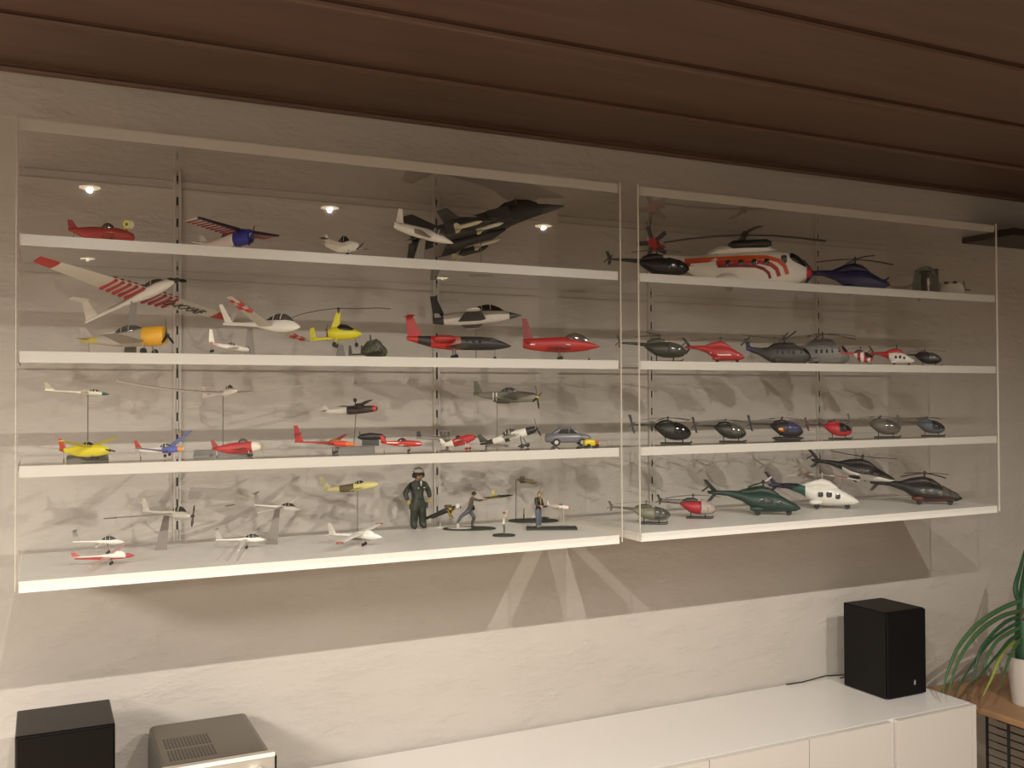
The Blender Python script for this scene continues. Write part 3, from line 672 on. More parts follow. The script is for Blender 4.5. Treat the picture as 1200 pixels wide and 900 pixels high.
def phantom(t, L):
    O = (-.5, 0, 0); g = GL_G; dk = paint('#33312e', .55)
    secs = [(0.02, 0, .10, .022, .025), (.12, 0, .095, .035, .035), (.25, 0, .085, .055, .045), (.45, 0, .08, .062, .048, 2.6), (.60, 0, .085, .060, .048, 2.6), (.70, 0, .09, .045, .044), (.80, 0, .085, .032, .032), (.90, 0, .075, .022, .019), (.97, 0, .068, .009, .008), (1, 0, .066, .002, .002)]
    MB().loft(secs, 18).build('fuselage', g, t, L, O)
    for sd in (-1, 1):
        MB().plate((.62, sd * .05, .065), (.24, sd * .05, .065), (.30, sd * .26, .06), (.20, sd * .26, .06), .022).build('wing', g, t, L, O)
        MB().plate((.30, sd * .26, .06), (.20, sd * .26, .06), (.24, sd * .34, .085), (.17, sd * .34, .085), .012).build('wing_tip', g, t, L, O)
        MB().plate((.10, sd * .03, .09), (.0, sd * .03, .09), (.04, sd * .15, .055), (-.03, sd * .15, .055), .012).build('tailplane', g, t, L, O)
        MB().box(.50, sd * .055 - .022, .055, .64, sd * .055 + .022, .115).build('air_intake', dk, t, L, O)
        MB().tube([(.02, sd * .03, .07), (.14, sd * .03, .07)], .025, 12).build('exhaust', paint('#1a1816'), t, L, O)
        MB().tube([(.30, sd * .19, .03), (.33, sd * .19, .03), (.45, sd * .19, .03), (.50, sd * .19, .03)], [.004, .018, .018, .003], 10).build('drop_tank', dk, t, L, O)
        for yy, x0, c in ((.12, .40, '#d8d2c0'), (.225, .26, '#cfc9a8')):
            MB().tube([(x0, sd * yy, .026), (x0 + .02, sd * yy, .026), (x0 + .14, sd * yy, .026), (x0 + .17, sd * yy, .026)], [.003, .009, .009, .002], 8).build('missile', paint(c), t, L, O)
            mb = MB()
            for a in range(4):
                an = rad(45 + 90 * a); mb.plate((x0 + .05, sd * yy, .026), (x0 + .0, sd * yy, .026), (x0 + .02, sd * yy + .024 * math.cos(an), .026 + .024 * math.sin(an)), (x0, sd * yy + .024 * math.cos(an), .026 + .024 * math.sin(an)), .003)
            mb.build('missile_fin', paint('#c9c29a'), t, L, O)
    MB().tube([(.22, 0, .025), (.27, 0, .025), (.50, 0, .025), (.60, 0, .03)], [.004, .024, .026, .004], 12).build('belly_tank', paint('#2f2e2b'), t, L, O)
    MB().plate((.22, 0, .115), (.03, 0, .115), (.07, 0, .215), (.0, 0, .215), .012, 'y').build('fin', dk, t, L, O)
    MB().loft([(.58, 0, .125, .012, .01), (.64, 0, .13, .024, .026), (.72, 0, .128, .026, .028), (.79, 0, .12, .02, .02), (.84, 0, .11, .006, .006)], 12).build('canopy', GLASS, t, L, O)
    MB().box(.705, -.026, .125, .712, .026, .156).build('canopy_frame', dk, t, L, O)
    MB().plate((.30, -.052, .10), (.44, -.058, .10), (.31, -.062, .112), (.43, -.062, .112), .012, 'z').build('marking', paint('#b9b19c'), t, L, O)
t = put(phantom, 'model_fighter', 'large dark grey model fighter jet with missiles, climbing on the top shelf', 'model airplane', 486, 666, py=261, y=-.2, yaw=-18, pitch=16, roll=-11, zref=.11, fat=(1.2, 1.35))
add_stand(t, .3, ('rod', S1, 0, .03), .42, .06)

# second shelf
def txt(s, name, parent, size, loc, m_, rot=(0, 0, 0), shear=0):
    cu = bpy.data.curves.new(name, 'FONT'); cu.body = s; cu.size = size; cu.extrude = size * .02; cu.align_x = 'CENTER'; cu.align_y = 'CENTER'; cu.shear = shear
    tmp = bpy.data.objects.new(name, cu); COL.objects.link(tmp); dg = bpy.context.evaluated_depsgraph_get()
    me = bpy.data.meshes.new_from_object(tmp.evaluated_get(dg)); bpy.data.objects.remove(tmp)
    o = bpy.data.objects.new(name, me); me.materials.clear(); me.materials.append(m_); COL.objects.link(o); o.parent = parent; o.location = loc; o.rotation_euler = rot
    return o
def reg(t, L, O):
    ink = paint('#35302c')
    txt('D-KXAF', 'registration', t, .115 * L, ((.63 - .5) * L, .44 * L, .1725 * L), ink, (PI, 0, PI / 2), .3)
    mb = MB()
    mb.box(.30, -.034, .17, .50, -.032, .182); mb.build('stripe', paint('#9a8f7a'), t, L, O, smooth=False)
put(airplane, 'model_glider', 'large white model motor glider with red-striped wings, on a stand at the left', 'model airplane', 103, 209, py=352, y=-.20, yaw=-50, pitch=19, roll=-9, zref=.16,
    body='#d8d2c6', fus='glider', fz=1.1, canopy=(.62, .88, .035, SMOKE), wings=[dict(x=.70, z=.03, span=.92, c0=.17, c1=.07, sweep=.03, dih=0, th=.028, col='#cdc5b8', tip='#b0342c',
    marks=[('#a8323a', .02 + .07 * k, .045 + .07 * k, .05, .98) for k in range(5)])], fin=.17, tail='T', tailspan=.13, stand=('wedge', S2, -.008), stand_x=.55, prop=(2, .10, '#2a2622', 10), extra=reg)
put(airplane, 'model_airplane', 'grey model warplane with yellow cowl and black propeller on the second shelf', 'model airplane', 96, 204, z=S2, y=-.33, yaw=-30, pitch=5, fat=(1, 1.05),
    body='#a89e90', bands=[(.18, '#b3a455'), (.30, '#a89e90'), (.70, '#a89e90')], cowl=(.70, .95, '#dfa62c'), fus='radial', zc=.19, canopy=(.38, .68, .05, SMOKE), wings=[dict(x=.70, z=-.05, span=.62, c0=.22, c1=.12, dih=5, col='#9d9384')], fin=.12,
    gear=dict(x=.74, y=.14, r=.035, tz=.055), prop=(3, .17, '#231d18', -28), tailspan=.18, spinner='#2a2a1a')
put(airplane, 'model_jet', 'white pod-nosed model glider with red chequered wings on a grey stand', 'model airplane', 258, 349, py=384, y=-.22, yaw=-46, pitch=-1, roll=-14, zref=.16, fat=(1.2, 1.2),
    body='#e2ddd2', fus='glider', fz=1.35, canopy=(.56, .90, .05, SMOKE), wings=[dict(x=.66, z=-.01, span=.62, c0=.15, c1=.06, sweep=.02, dih=5, col='#c9c2b6',
    marks=[('#c0302a', .52, .62, .04, .5), ('#c0302a', .62, .72, .5, .97), ('#c0302a', .72, .82, .04, .5), ('#c0302a', .84, .92, .5, .97)])], fin=.14, tail='V', tailspan=.16, stand=('wedge', S2), stand_x=.36)
put(airplane, 'model_airplane', 'small white model sport plane with spotted fin, standing behind the chequered glider', 'model airplane', 243, 293, z=S2, y=-.36, yaw=8, pitch=-6, fat=(1, 1.2),
    body='#e0d8cc', bands=[(.2, '#d8a8a0'), (.5, '#e0d8cc')], fus='prop', fz=.8, zc=.15, canopy=(.45, .62, .04, SMOKE), wings=[dict(x=.62, z=-.03, span=.35, c0=.17, c1=.1)], fin=.25, finc='#e8e0d4', gear=dict(x=.1, y=.06, r=.03, tail=.62), prop=(2, .12, DK))
def gyro(t, L, body='#d2c81e', camo=False, pods=True):
    O = (-.5, 0, 0); b = body if not isinstance(body, str) else paint(body, .3); bk = paint(DK)
    MB().loft([(.36, 0, .22, .03, .05), (.46, 0, .215, .07, .085), (.60, 0, .21, .085, .10), (.76, 0, .205, .085, .09), (.88, 0, .20, .07, .065), (.96, 0, .20, .04, .035), (1, 0, .20, .01, .01)], 16).build('fuselage', b, t, L, O)
    MB().loft([(.52, 0, .25, .04, .05), (.60, 0, .27, .078, .08), (.72, 0, .265, .082, .07), (.84, 0, .235, .06, .045), (.90, 0, .22, .02, .02)], 14).build('canopy', GLASS, t, L, O)
    MB().plate((.58, 0, .28), (.40, 0, .25), (.60, 0, .52), (.52, 0, .52), .05, 'y').build('mast', b, t, L, O)
    MB().tube([(.56, 0, .50), (.56, 0, .58)], .018, 8).cyl((.56, 0, .57), (0, 0, 1), .03, .03, 10).build('rotor_head', bk, t, L, O)
    for sd in (-1, 1):
        pts = [(.56, 0, .575), (.56 + sd * .35, sd * -.12, .58 - (.02 if sd > 0 else .02)), (.56 + sd * .75, sd * -.25, .56 - (.0 if sd > 0 else .05)), (.56 + sd * 1.02, sd * -.34, .54 - (.0 if sd > 0 else .10))]
        mb = MB(); v = []
        for p in pts:
            for o_, h in ((-.018, 0), (0, .006), (.018, 0), (0, -.004)): v.append((p[0], p[1] + o_, p[2] + h))
        for i in range(3):
            for k in range(4): mb.f.append((i * 4 + k, i * 4 + (k + 1) % 4, i * 4 + 4 + (k + 1) % 4, i * 4 + 4 + k)); mb.m.append(0)
        mb.f += [(0, 1, 2, 3), (12, 13, 14, 15)]; mb.m += [0, 0]; mb.v = v; mb.build('rotor_blade', bk, t, L, O)
    tail_prop(t, L, .34, .24, .14, bk)
    MB().tube([(.45, 0, .14), (.05, 0, .12)], .02, 8).build('tail_boom', b, t, L, O)
    MB().plate((.14, 0, .10), (.03, 0, .10), (.10, 0, .30), (.02, 0, .28), .012, 'y').build('fin', b, t, L, O)
    for sd in (-1, 1):
        MB().plate((.13, 0, .13), (.04, 0, .13), (.11, sd * .12, .13), (.04, sd * .12, .13), .01).build('tailplane', b, t, L, O)
        MB().cyl((.50, sd * .13, .04), (0, 1, 0), .04, .03, 14).build('wheel', RUB, t, L, O)
        MB().tube([(.50, sd * .13, .05), (.54, sd * .04, .15)], .012, 6).build('gear_leg', b, t, L, O)
    MB().cyl((.90, 0, .04), (0, 1, 0), .035, .03, 14).build('wheel', RUB, t, L, O)
    MB().tube([(.90, 0, .04), (.87, 0, .16)], .010, 6).build('gear_leg', paint('#7d756a'), t, L, O)
def tail_prop(t, L, x, z, r, m_, nb=3):
    for k in range(nb):
        a = rad(50 + 360 / nb * k); d = Vector((0, math.cos(a), math.sin(a))); e = Vector((.35, -math.sin(a), math.cos(a))).normalized()
        c = Vector((x, 0, z)); v = []
        for q in (-.004, .004):
            for rr, ww in ((.01, -.01), (r * .6, -.02), (r, -.01), (r, .01), (r * .6, .02), (.01, .01)): v.append(c + d * rr + e * ww + Vector((q, 0, 0)))
        MB().add(v, [(5, 4, 3, 2, 1, 0), (6, 7, 8, 9, 10, 11)] + [(i, (i + 1) % 6, (i + 1) % 6 + 6, i + 6) for i in range(6)]).build('propeller_blade', m_, t, L, (-.5, 0, 0), smooth=False)
t = put(gyro, 'model_gyrocopter', 'bright yellow model gyrocopter with long black rotor on a dark stand', 'model gyrocopter', 362, 424, py=400, y=-.22, yaw=-24, zref=.12, fat=(1.1, 1.3))
add_stand(t, .1, ('wedge', S2), .62, .06, paint('#5d564c'))
def minihat(t, L):
    O = (-.5, 0, 0)
    MB().loft([(.38, 0, .12, .05, .06), (.50, 0, .17, .14, .16), (.68, 0, .18, .18, .18), (.84, 0, .15, .15, .14), (.96, 0, .11, .08, .09), (1, 0, .1, .02, .03)], 16).build('fuselage', CAMO, t, L, O)
    MB().loft([(.62, 0, .24, .06, .07), (.72, 0, .24, .15, .15), (.84, 0, .20, .14, .12), (.93, 0, .15, .06, .06)], 14).build('canopy', SMOKE, t, L, O)
    MB().tube([(.60, 0, .3), (.58, 0, .46)], .02, 8).build('mast', CAMO, t, L, O)
    MB().tube([(.40, 0, .06), (.05, 0, .05)], .02, 6).build('tail_boom', CAMO, t, L, O)
    for x in (.05, .34):
        MB().plate((x + .10, 0, .04), (x, 0, .04), (x + .06, 0, .24), (x + .01, 0, .24), .03, 'y').build('fin', BLK, t, L, O)
put(minihat, 'model_gyrocopter', 'tiny camouflage green model autogyro with no blades beside the yellow gyrocopter', 'model gyrocopter', 406, 454, z=S2, y=-.37, rel=0, fat=(1, 1.2))
put(airplane, 'model_jet', 'black and white model trainer jet raised on a thin rod, climbing', 'model airplane', 509, 613, py=372, y=-.14, yaw=-22, pitch=5, roll=-12, zref=.18, fat=(1.1, 1.2),
    body='#c9c2b4', bands=[(.12, '#1e1c1a'), (.86, '#cdc6ba'), (9, '#4a4642')], fus='jet', canopy=(.46, .80, .05, GLASS), wings=[dict(x=.56, z=-.04, span=.34, c0=.24, c1=.10, sweep=.08, col='#2a2826', tip='#d8d2c6')], fin=.22, finc='#23211e', tailspan=.17, tail='low', stand=('rod', S2), stand_x=.48)
put(airplane, 'model_jet', 'model business jet with red tail half and black front half', 'model airplane', 476, 600, z=S2, y=-.34, yaw=-10, fat=(1.05, 1.15),
    body='#8e1c18', bands=[(.10, '#b02018'), (.22, '#241c1a'), (.42, '#b3261c'), (.50, '#a8604c'), (.99, '#2c2724')], fus='biz', zc=.135, wings=[dict(x=.55, z=-.035, span=.34, c0=.17, c1=.07, sweep=.05, dih=3, col='#3a332e')], fin=.17, finc='#a3211a', tail='T', tailspan=.13, gear=dict(x=.45, y=.06, r=.022, tail=.84),
    extra=lambda t, L, O: ([MB().loft([(.24, sd * .075, .165, .012, .015), (.28, sd * .078, .165, .028, .03), (.40, sd * .078, .165, .026, .028), (.44, sd * .075, .165, .016, .018)], 12).build('engine_pod', paint('#9c1f1a'), t, L, O) for sd in (-1, 1)],
     [MB().ball((x, sd * .049, .145), (.014, .004, .010), 8).build('window', GLASS, t, L, O) for x in (.56, .62, .68) for sd in (-1, 1)], MB().loft([(.76, 0, .165, .03, .01), (.80, 0, .165, .042, .022), (.86, 0, .152, .03, .014)], 12).build('windscreen', SMOKE, t, L, O)))
put(airplane, 'model_jet', 'red model display jet with white flash on wheels, last plane on the second shelf', 'model airplane', 613, 703, z=S2, y=-.32, yaw=-22, fat=(1.2, 1.25),
    body='#a5231f', fus='jet', fz=1.15, zc=.17, canopy=(.55, .86, .055, SMOKE), wings=[dict(x=.58, z=-.045, span=.30, c0=.24, c1=.10, sweep=.09, dih=2, col='#9c1f1c')], fin=.25, finc='#7e2420', tailspan=.16, gear=dict(x=.48, y=.09, r=.026, tail=.86),
    extra=lambda t, L, O: [MB().plate((.62, sd * .052, .165), (.10, sd * .040, .165), (.60, sd * .054, .175), (.08, sd * .041, .178), .006, 'y').build('stripe', paint('#e4dcd2'), t, L, O) for sd in (-1, 1)])

# third shelf
put(airplane, 'model_glider', 'white model glider with a green nose on a thin rod at the left', 'model airplane', 52, 128, py=460, y=-.30, yaw=-3, pitch=-2, zref=.16,
    body='#d6d3bd', bands=[(.88, '#d8d4be'), (9, '#1f5c42')], fus='glider', fz=.8, canopy=(.68, .84, .03, SMOKE), wings=[dict(x=.66, z=.0, span=.52, c0=.10, c1=.05, dih=3, col='#d2cebb')], fin=.12, tail='T', tailspan=.1, stand=('rod', S3, 0, .02, .038), stand_x=.66, stand_c=paint('#4b4636'))
put(airplane, 'model_glider', 'white model glider with very long upswept wings on a tall rod', 'model airplane', cx=258, L=.17, py=462, y=-.22, yaw=-74, pitch=7, zref=.16,
    body='#ded8cc', fus='glider', canopy=(.66, .88, .04, SMOKE), wings=[dict(x=.66, z=.0, span=1.30, c0=.11, c1=.045, dih=1, sweep=.03, bend=.12, th=.03)], fin=.14, tail='T', tailspan=.16, stand=('rod', S3, 0, .02, .060), stand_x=.6, stand_c=paint('#5f594f'))
put(airplane, 'model_airplane', 'yellow model aeroplane with a red tail, first on the third shelf', 'model airplane', 70, 132, z=S3, y=-.345, yaw=-38, pitch=3,
    body='#cfc01c', bands=[(.10, '#a8301c')], fus='fat', fz=1.1, zc=.16, canopy=(.42, .66, .05, GLASS), wings=[dict(x=.66, z=.06, span=.70, c0=.17, c1=.10, dih=11, col='#cbb92a')], fin=.18, finc='#b0331c', prop=(2, .14, '#221e1a', -10), tailspan=.16,
    gear=dict(x=.66, y=.07, r=.03))
put(airplane, 'model_airplane', 'white and blue model sailplane with a red rudder and orange nose', 'model airplane', 160, 219, z=S3, y=-.33, yaw=-36, pitch=4, roll=7,
    body='#d9d4c8', bands=[(.34, '#d9d2c6'), (.55, '#d8d2c8'), (.86, '#5560a8'), (9, '#d08a3c')], fus='prop', zc=.13, canopy=(.50, .72, .05, SMOKE), wings=[dict(x=.66, z=-.02, span=.95, c0=.15, c1=.07, dih=13, col='#7a7fae')], fin=.17, finc='#a8402f', gear=dict(x=.62, y=.08, r=.03), tailspan=.16)
put(airplane, 'model_airplane', 'red model stunt plane with white nose in front of a long grey stand base', 'model airplane', 250, 310, z=S3, y=-.33, yaw=-24, pitch=6,
    body='#a92c28', bands=[(.78, '#ab2a28'), (9, '#d6cdbc')], fus='fat', fz=1.25, zc=.20, canopy=(.52, .70, .06, SMOKE), wings=[dict(x=.66, z=-.03, span=.42, c0=.2, c1=.14, col='#a32420')], fin=.15, finc='#8e1f1e', prop=(3, .17, '#a89660', 20), gear=dict(x=.72, y=.10, r=.035, leg='#cfc6b8', tz=.065), tailspan=.17)
put(airplane, 'model_airplane', 'long red model aeroplane with tall fin and orange nose, third shelf middle', 'model airplane', 345, 418, z=S3, y=-.33, yaw=-34, roll=3,
    body='#b3281f', bands=[(.60, '#a8221d'), (.84, '#c8391d'), (9, '#d66a2a')], fus='glider', fz=.95, zc=.16, canopy=(.55, .75, .03, paint('#8a5a28')), wings=[dict(x=.64, z=.0, span=.70, c0=.12, c1=.05, dih=6, col='#a3302a')], fin=.25, finc='#a01c20', tail='mid', gear=dict(x=.66, y=.06, r=.022), tailspan=.16)
put(airplane, 'model_airplane', 'dark model high-wing plane with a red nose on a bent rod', 'model airplane', 378, 446, py=481, y=-.24, yaw=-38, pitch=5, roll=4, zref=.16,
    body='#3a2a24', bands=[(.45, '#c8c0b2'), (.90, '#33241f'), (9, '#b02a30')], fus='prop', canopy=(.56, .74, .04, GLASS), wings=[dict(x=.68, z=.055, span=.62, c0=.14, c1=.10, dih=5, col='#2c231f')], fin=.10, finc='#b8b0a2', stand=('rod', S3, -.006, .02, .048), stand_x=.6, stand_c=paint('#5f594f'), tailspan=.15,
    extra=lambda t, L, O: MB().ball((.60, 0, .32), (.03, .03, .035), 10).tube([(.6, 0, .2), (.6, 0, .32)], .008, 6).build('engine_pod', BLK, t, L, O))
def wedgebase(t, L):
    MB().box(-.1, -.03, 0, .3, .03, .15).build('foot', paint('#3c3833'), t, L, smooth=False)
    MB().loft([(-.2, 0, .20, .02, .02), (-.12, 0, .21, .06, .07), (.1, 0, .22, .08, .09), (.38, 0, .21, .06, .07), (.46, 0, .17, .02, .02)], 14).build('fuselage', paint('#181614'), t, L)
    MB().tube([(-.15, 0, .20), (-.15, 0, .34)], .012, 6).build('fin', paint('#181614'), t, L)
put(wedgebase, 'model_hull', 'small black model hull on the grey stand base, right of the long red plane', 'model boat', 404, 454, z=S3 + .0112, y=-.236, rel=0)
put(airplane, 'model_airplane', 'small red and white striped model racer on the third shelf', 'model airplane', 446, 496, z=S3, y=-.33, yaw=-26, roll=3, fat=(1, 1.15),
    body='#b3251f', fus='prop', zc=.17, canopy=(.40, .60, .05, GLASS), wings=[dict(x=.60, z=-.02, span=.4, c0=.18, c1=.1, dih=3, col='#e0d8cc', marks=[(RED, .2, .35, .02, .98), (RED, .6, .75, .02, .98)])], fin=.13, gear=dict(x=.66, y=.1, r=.03),
    extra=lambda t, L, O: [MB().plate((.95, sd * .045, .165), (.15, sd * .035, .185), (.94, sd * .047, .18), (.15, sd * .037, .205), .008, 'y').build('stripe', paint('#e8e2d6'), t, L, O) for sd in (-1, 1)])
def biplane(t, L):
    O = (-.5, 0, 0); g = paint('#8e867a'); d = paint('#5c564d')
    MB().loft([(0, 0, .20, .01, .02), (.3, 0, .19, .035, .04), (.6, 0, .18, .05, .06), (.85, 0, .18, .05, .06), (.92, 0, .18, .02, .03)], 12).build('fuselage', g, t, L, O)
    for z in (.11, .36):
        MB().plate((.80, -.45, z), (.52, -.45, z), (.80, .45, z), (.52, .45, z), .015).build('wing', g, t, L, O)
    for y in (-.38, -.2, .2, .38):
        for x in (.57, .75): MB().tube([(x, y, .11), (x, y, .36)], .008, 5).build('strut', d, t, L, O)
    mb = MB()
    for y in (-.38, .2): mb.tube([(.66, y, .11), (.66, y + .18, .36)], .003, 4).tube([(.66, y + .18, .11), (.66, y, .36)], .003, 4)
    mb.build('rigging', d, t, L, O)
    MB().plate((.12, 0, .2), (.0, 0, .2), (.08, 0, .36), (.0, 0, .34), .012, 'y').build('fin', BLK, t, L, O)
    for sd in (-1, 1):
        MB().plate((.12, 0, .2), (.0, 0, .2), (.1, sd * .16, .2), (.0, sd * .16, .2), .01).build('tailplane', g, t, L, O)
        MB().cyl((.72, sd * .1, .035), (0, 1, 0), .035, .02, 12).build('wheel', RUB, t, L, O); MB().tube([(.72, sd * .1, .035), (.7, sd * .03, .14)], .008, 5).build('gear_leg', d, t, L, O)
put(biplane, 'model_biplane', 'small grey model biplane with wire-braced wings behind the red racers', 'model airplane', 488, 538, z=S3, y=-.12, yaw=-20)
put(airplane, 'model_airplane', 'fat red-nosed model racer with white tail and red wheel pants', 'model airplane', 521, 562, z=S3, y=-.31, yaw=-42, pitch=17,
    body='#aa2a28', bands=[(.34, '#ddd5c8'), (.9, '#aa2626')], fus='fat', fz=1.2, zc=.28, canopy=(.42, .56, .05, GLASS), wings=[dict(x=.66, z=-.01, span=.42, c0=.18, c1=.12, col='#d5ccc0', marks=[(RED, .3, .5, .02, .98)])], fin=.16, finc='#ddd5c8', prop=(2, .16, '#3a302a', -12), gear=dict(x=.68, y=.13, r=.035, tz=.18, pants='#b02620', leg='#e0d8cc'), tailspan=.18)
put(airplane, 'model_airplane', 'grey model warplane with yellow spinner and four black blades on a rod', 'model airplane', 555, 632, py=465, y=-.20, yaw=-50, pitch=-1, zref=.155,
    body='#7b776a', fus='prop', fz=1.25, canopy=(.42, .66, .045, SMOKE), wings=[dict(x=.66, z=-.045, span=.48, c0=.20, c1=.10, dih=4, col='#6a6659')], fin=.17, finc='#6e6a5e', prop=(4, .17, '#2a251e', 22), spinner='#c9bb22', tailspan=.17, stand=('rod', S3), stand_x=.36,
    extra=lambda t, L, O: (MB().loft([(.3, 0, .11, .02, .02), (.38, 0, .10, .035, .04), (.54, 0, .10, .035, .04), (.6, 0, .11, .02, .02)], 12).build('air_scoop', paint('#5f5b50'), t, L, O), [MB().box(x, sd * .052 - .004, .10, x + .016, sd * .052 + .004, .215).build('stripe', paint('#d8d2c4'), t, L, O, smooth=False) for x in (.32, .37) for sd in (-1, 1)]))
put(airplane, 'model_airplane', 'black and white model stunt plane with wheel pants, tail down', 'model airplane', 568, 636, z=S3, y=-.30, yaw=-42, pitch=17,
    body='#dcd6ca', bands=[(.22, '#33332c'), (.42, '#d8d4c8'), (.50, '#2f3a30'), (.80, '#d9d3c7'), (9, '#23261f')], fus='prop', fz=1.1, zc=.24, canopy=(.40, .62, .055, SMOKE), wings=[dict(x=.66, z=-.01, span=.42, c0=.20, c1=.12, col='#2f3a30', marks=[('#e0dace', .25, .45, .02, .98), ('#e0dace', .7, .85, .02, .98)])], fin=.14, finc='#3c3a30',
    prop=(3, .18, '#2a2a24', 75), gear=dict(x=.70, y=.17, r=.032, tz=.185, pants='#24281f', leg='#2c4034'), tailspan=.18)
def toycar(t, L, body='#6e6c70', front=None):
    b = paint(body, .25)
    MB().loft([(-.5, 0, .16, .16, .07, 4), (-.46, 0, .18, .19, .10, 4), (-.2, 0, .18, .20, .11, 4), (.2, 0, .18, .20, .11, 4), (.42, 0, .165, .19, .09, 4), (.5, 0, .15, .15, .06, 4)], 16).build('car_body', b, t, L)
    MB().loft([(-.34, 0, .28, .15, .02, 4), (-.20, 0, .33, .15, .075, 4), (.06, 0, .34, .15, .08, 4), (.26, 0, .27, .15, .02, 4)], 16).build('cabin', b, t, L)
    for sd in (-1, 1):
        MB().hexa([(-.24, sd * .150, .285), (.0, sd * .150, .285), (.0, sd * .158, .285), (-.24, sd * .158, .285), (-.17, sd * .146, .375), (.0, sd * .146, .385), (.0, sd * .156, .385), (-.17, sd * .156, .375)]).build('window', GLASS, t, L)
        MB().hexa([(.02, sd * .150, .285), (.19, sd * .150, .285), (.19, sd * .158, .285), (.02, sd * .158, .285), (.02, sd * .146, .385), (.09, sd * .146, .37), (.09, sd * .156, .37), (.02, sd * .156, .385)]).build('window', GLASS, t, L)
        for x in (-.28, .30):
            MB().cyl((x, sd * .18, .085), (0, 1, 0), .085, .06, 16).build('wheel', RUB, t, L); MB().cyl((x, sd * .212, .085), (0, 1, 0), .045, .01, 12).build('hubcap', ALU, t, L)
        MB().ball((.485, sd * .11, .18), (.02, .035, .03), 8).build('headlight', ALU, t, L)
put(toycar, 'toy_car', 'grey model car with silver wheels parked at the right end of the third shelf', 'toy car', 642, 694, z=S3, y=-.27, rel=8)
def buggy(t, L):
    MB().loft([(-.5, 0, .30, .20, .16, 4), (-.3, 0, .32, .28, .24, 4), (.2, 0, .30, .28, .20, 4), (.5, 0, .26, .2, .12, 4)], 14).build('car_body', paint('#cdb51c'), t, L)
    MB().box(.15, -.29, .28, .42, .29, .44).build('stripe', paint('#b0482a'), t, L)
    for sd in (-1, 1):
        for x in (-.28, .30): MB().cyl((x, sd * .26, .13), (0, 1, 0), .13, .1, 14).build('wheel', RUB, t, L)
put(buggy, 'toy_car', 'tiny yellow and orange toy car beside the nose of the grey model car', 'toy car', 684, 701, z=S3, y=-.372, rel=20)

# bottom shelf gliders
put(airplane, 'model_glider', 'white model motor glider with black canopy, back left of the bottom shelf', 'model airplane', 86, 146, z=S4, y=-.15, rel=-8, pitch=0, fat=(1.2, 1.2),
    body='#e4dfd4', fus='glider', zc=.22, canopy=(.55, .84, .05, BLK), wings=[dict(x=.64, z=-.02, span=.85, c0=.10, c1=.045, dih=4)], fin=.18, finc='#9a958a', tail='T', tailspan=.14, gear=dict(x=.68, y=.1, r=.03))
put(airplane, 'model_glider', 'red and white model glider at the front left of the bottom shelf', 'model airplane', 84, 160, z=S4, y=-.35, rel=-16, pitch=3, roll=2, fat=(1.1, 1.1),
    body='#ddd5ca', bands=[(.3, '#e0d9ce'), (.48, '#dcd2c8'), (.86, '#e2dbd0'), (9, '#b03034')], fus='glider', fz=.9, zc=.13, canopy=(.66, .84, .03, WHITE), wings=[dict(x=.62, z=-.02, span=.85, c0=.11, c1=.045, dih=3, col='#cfa39a')], fin=.06, finc='#b54a48', tail='low', tailspan=.16, gear=dict(x=.62, y=.04, r=.022),
    extra=lambda t, L, O: MB().loft([(.05, 0, .125, .008, .008), (.5, 0, .105, .024, .02), (.8, 0, .10, .03, .024), (.95, 0, .105, .012, .012)], 10).build('belly', paint('#b22c30'), t, L, O))
put(airplane, 'model_glider', 'white model glider with T tail on a slanting grey stand', 'model airplane', cx=196, L=.19, py=602, y=-.14, yaw=-64, pitch=3, zref=.16,
    body='#d6d0c4', fus='glider', canopy=(.62, .88, .045, BLK), wings=[dict(x=.66, z=.0, span=.80, c0=.09, c1=.04, dih=2, tip='#6a645c')], fin=.15, tail='T', tailspan=.14, stand=('wedge', S4, -.012), stand_x=.5, prop=(2, .12, '#3a2d28', 80))
put(airplane, 'model_glider', 'white model glider with black canopy and slim wings near the front edge', 'model airplane', 252, 312, z=S4, y=-.29, rel=-8, pitch=2, fat=(1.25, 1.25),
    body='#e6e1d6', fus='glider', zc=.15, canopy=(.60, .88, .045, BLK), wings=[dict(x=.64, z=.0, span=1.5, c0=.09, c1=.035, dih=2, sweep=-.1)], fin=.17, finc='#a8a298', tail='T', tailspan=.14, gear=dict(x=.62, y=.03, r=.025))
put(airplane, 'model_glider', 'white model glider with black canopy held high on a grey stand', 'model airplane', 298, 352, py=595, y=-.17, yaw=-34, pitch=-2, roll=3, zref=.18, fat=(1.2, 1.2),
    body='#e2dcd2', fus='glider', canopy=(.60, .88, .04, BLK), wings=[dict(x=.64, z=.0, span=1.0, c0=.10, c1=.04, dih=5)], fin=.20, finc='#8f8a80', tail='T', tailspan=.14, stand=('wedge', S4, -.012), stand_x=.5)
put(airplane, 'model_glider', 'cream yellow model glider nose up on a rod with dark base', 'model airplane', 380, 448, py=571, y=-.18, yaw=-30, pitch=9, roll=3, zref=.16,
    body='#dccf8a', bands=[(.3, '#c9bd86'), (.55, '#5f5434'), (.62, '#d8cc88')], fus='fat', fz=.75, canopy=(.56, .72, .03, GLASS), wings=[dict(x=.68, z=-.03, span=.42, c0=.14, c1=.08, dih=4, col='#b5a97a')], fin=.20, finc='#b3ab86', tailspan=.2, stand=('rod', S4, 0, .022), stand_x=.6, stand_c=paint('#6b6458'))
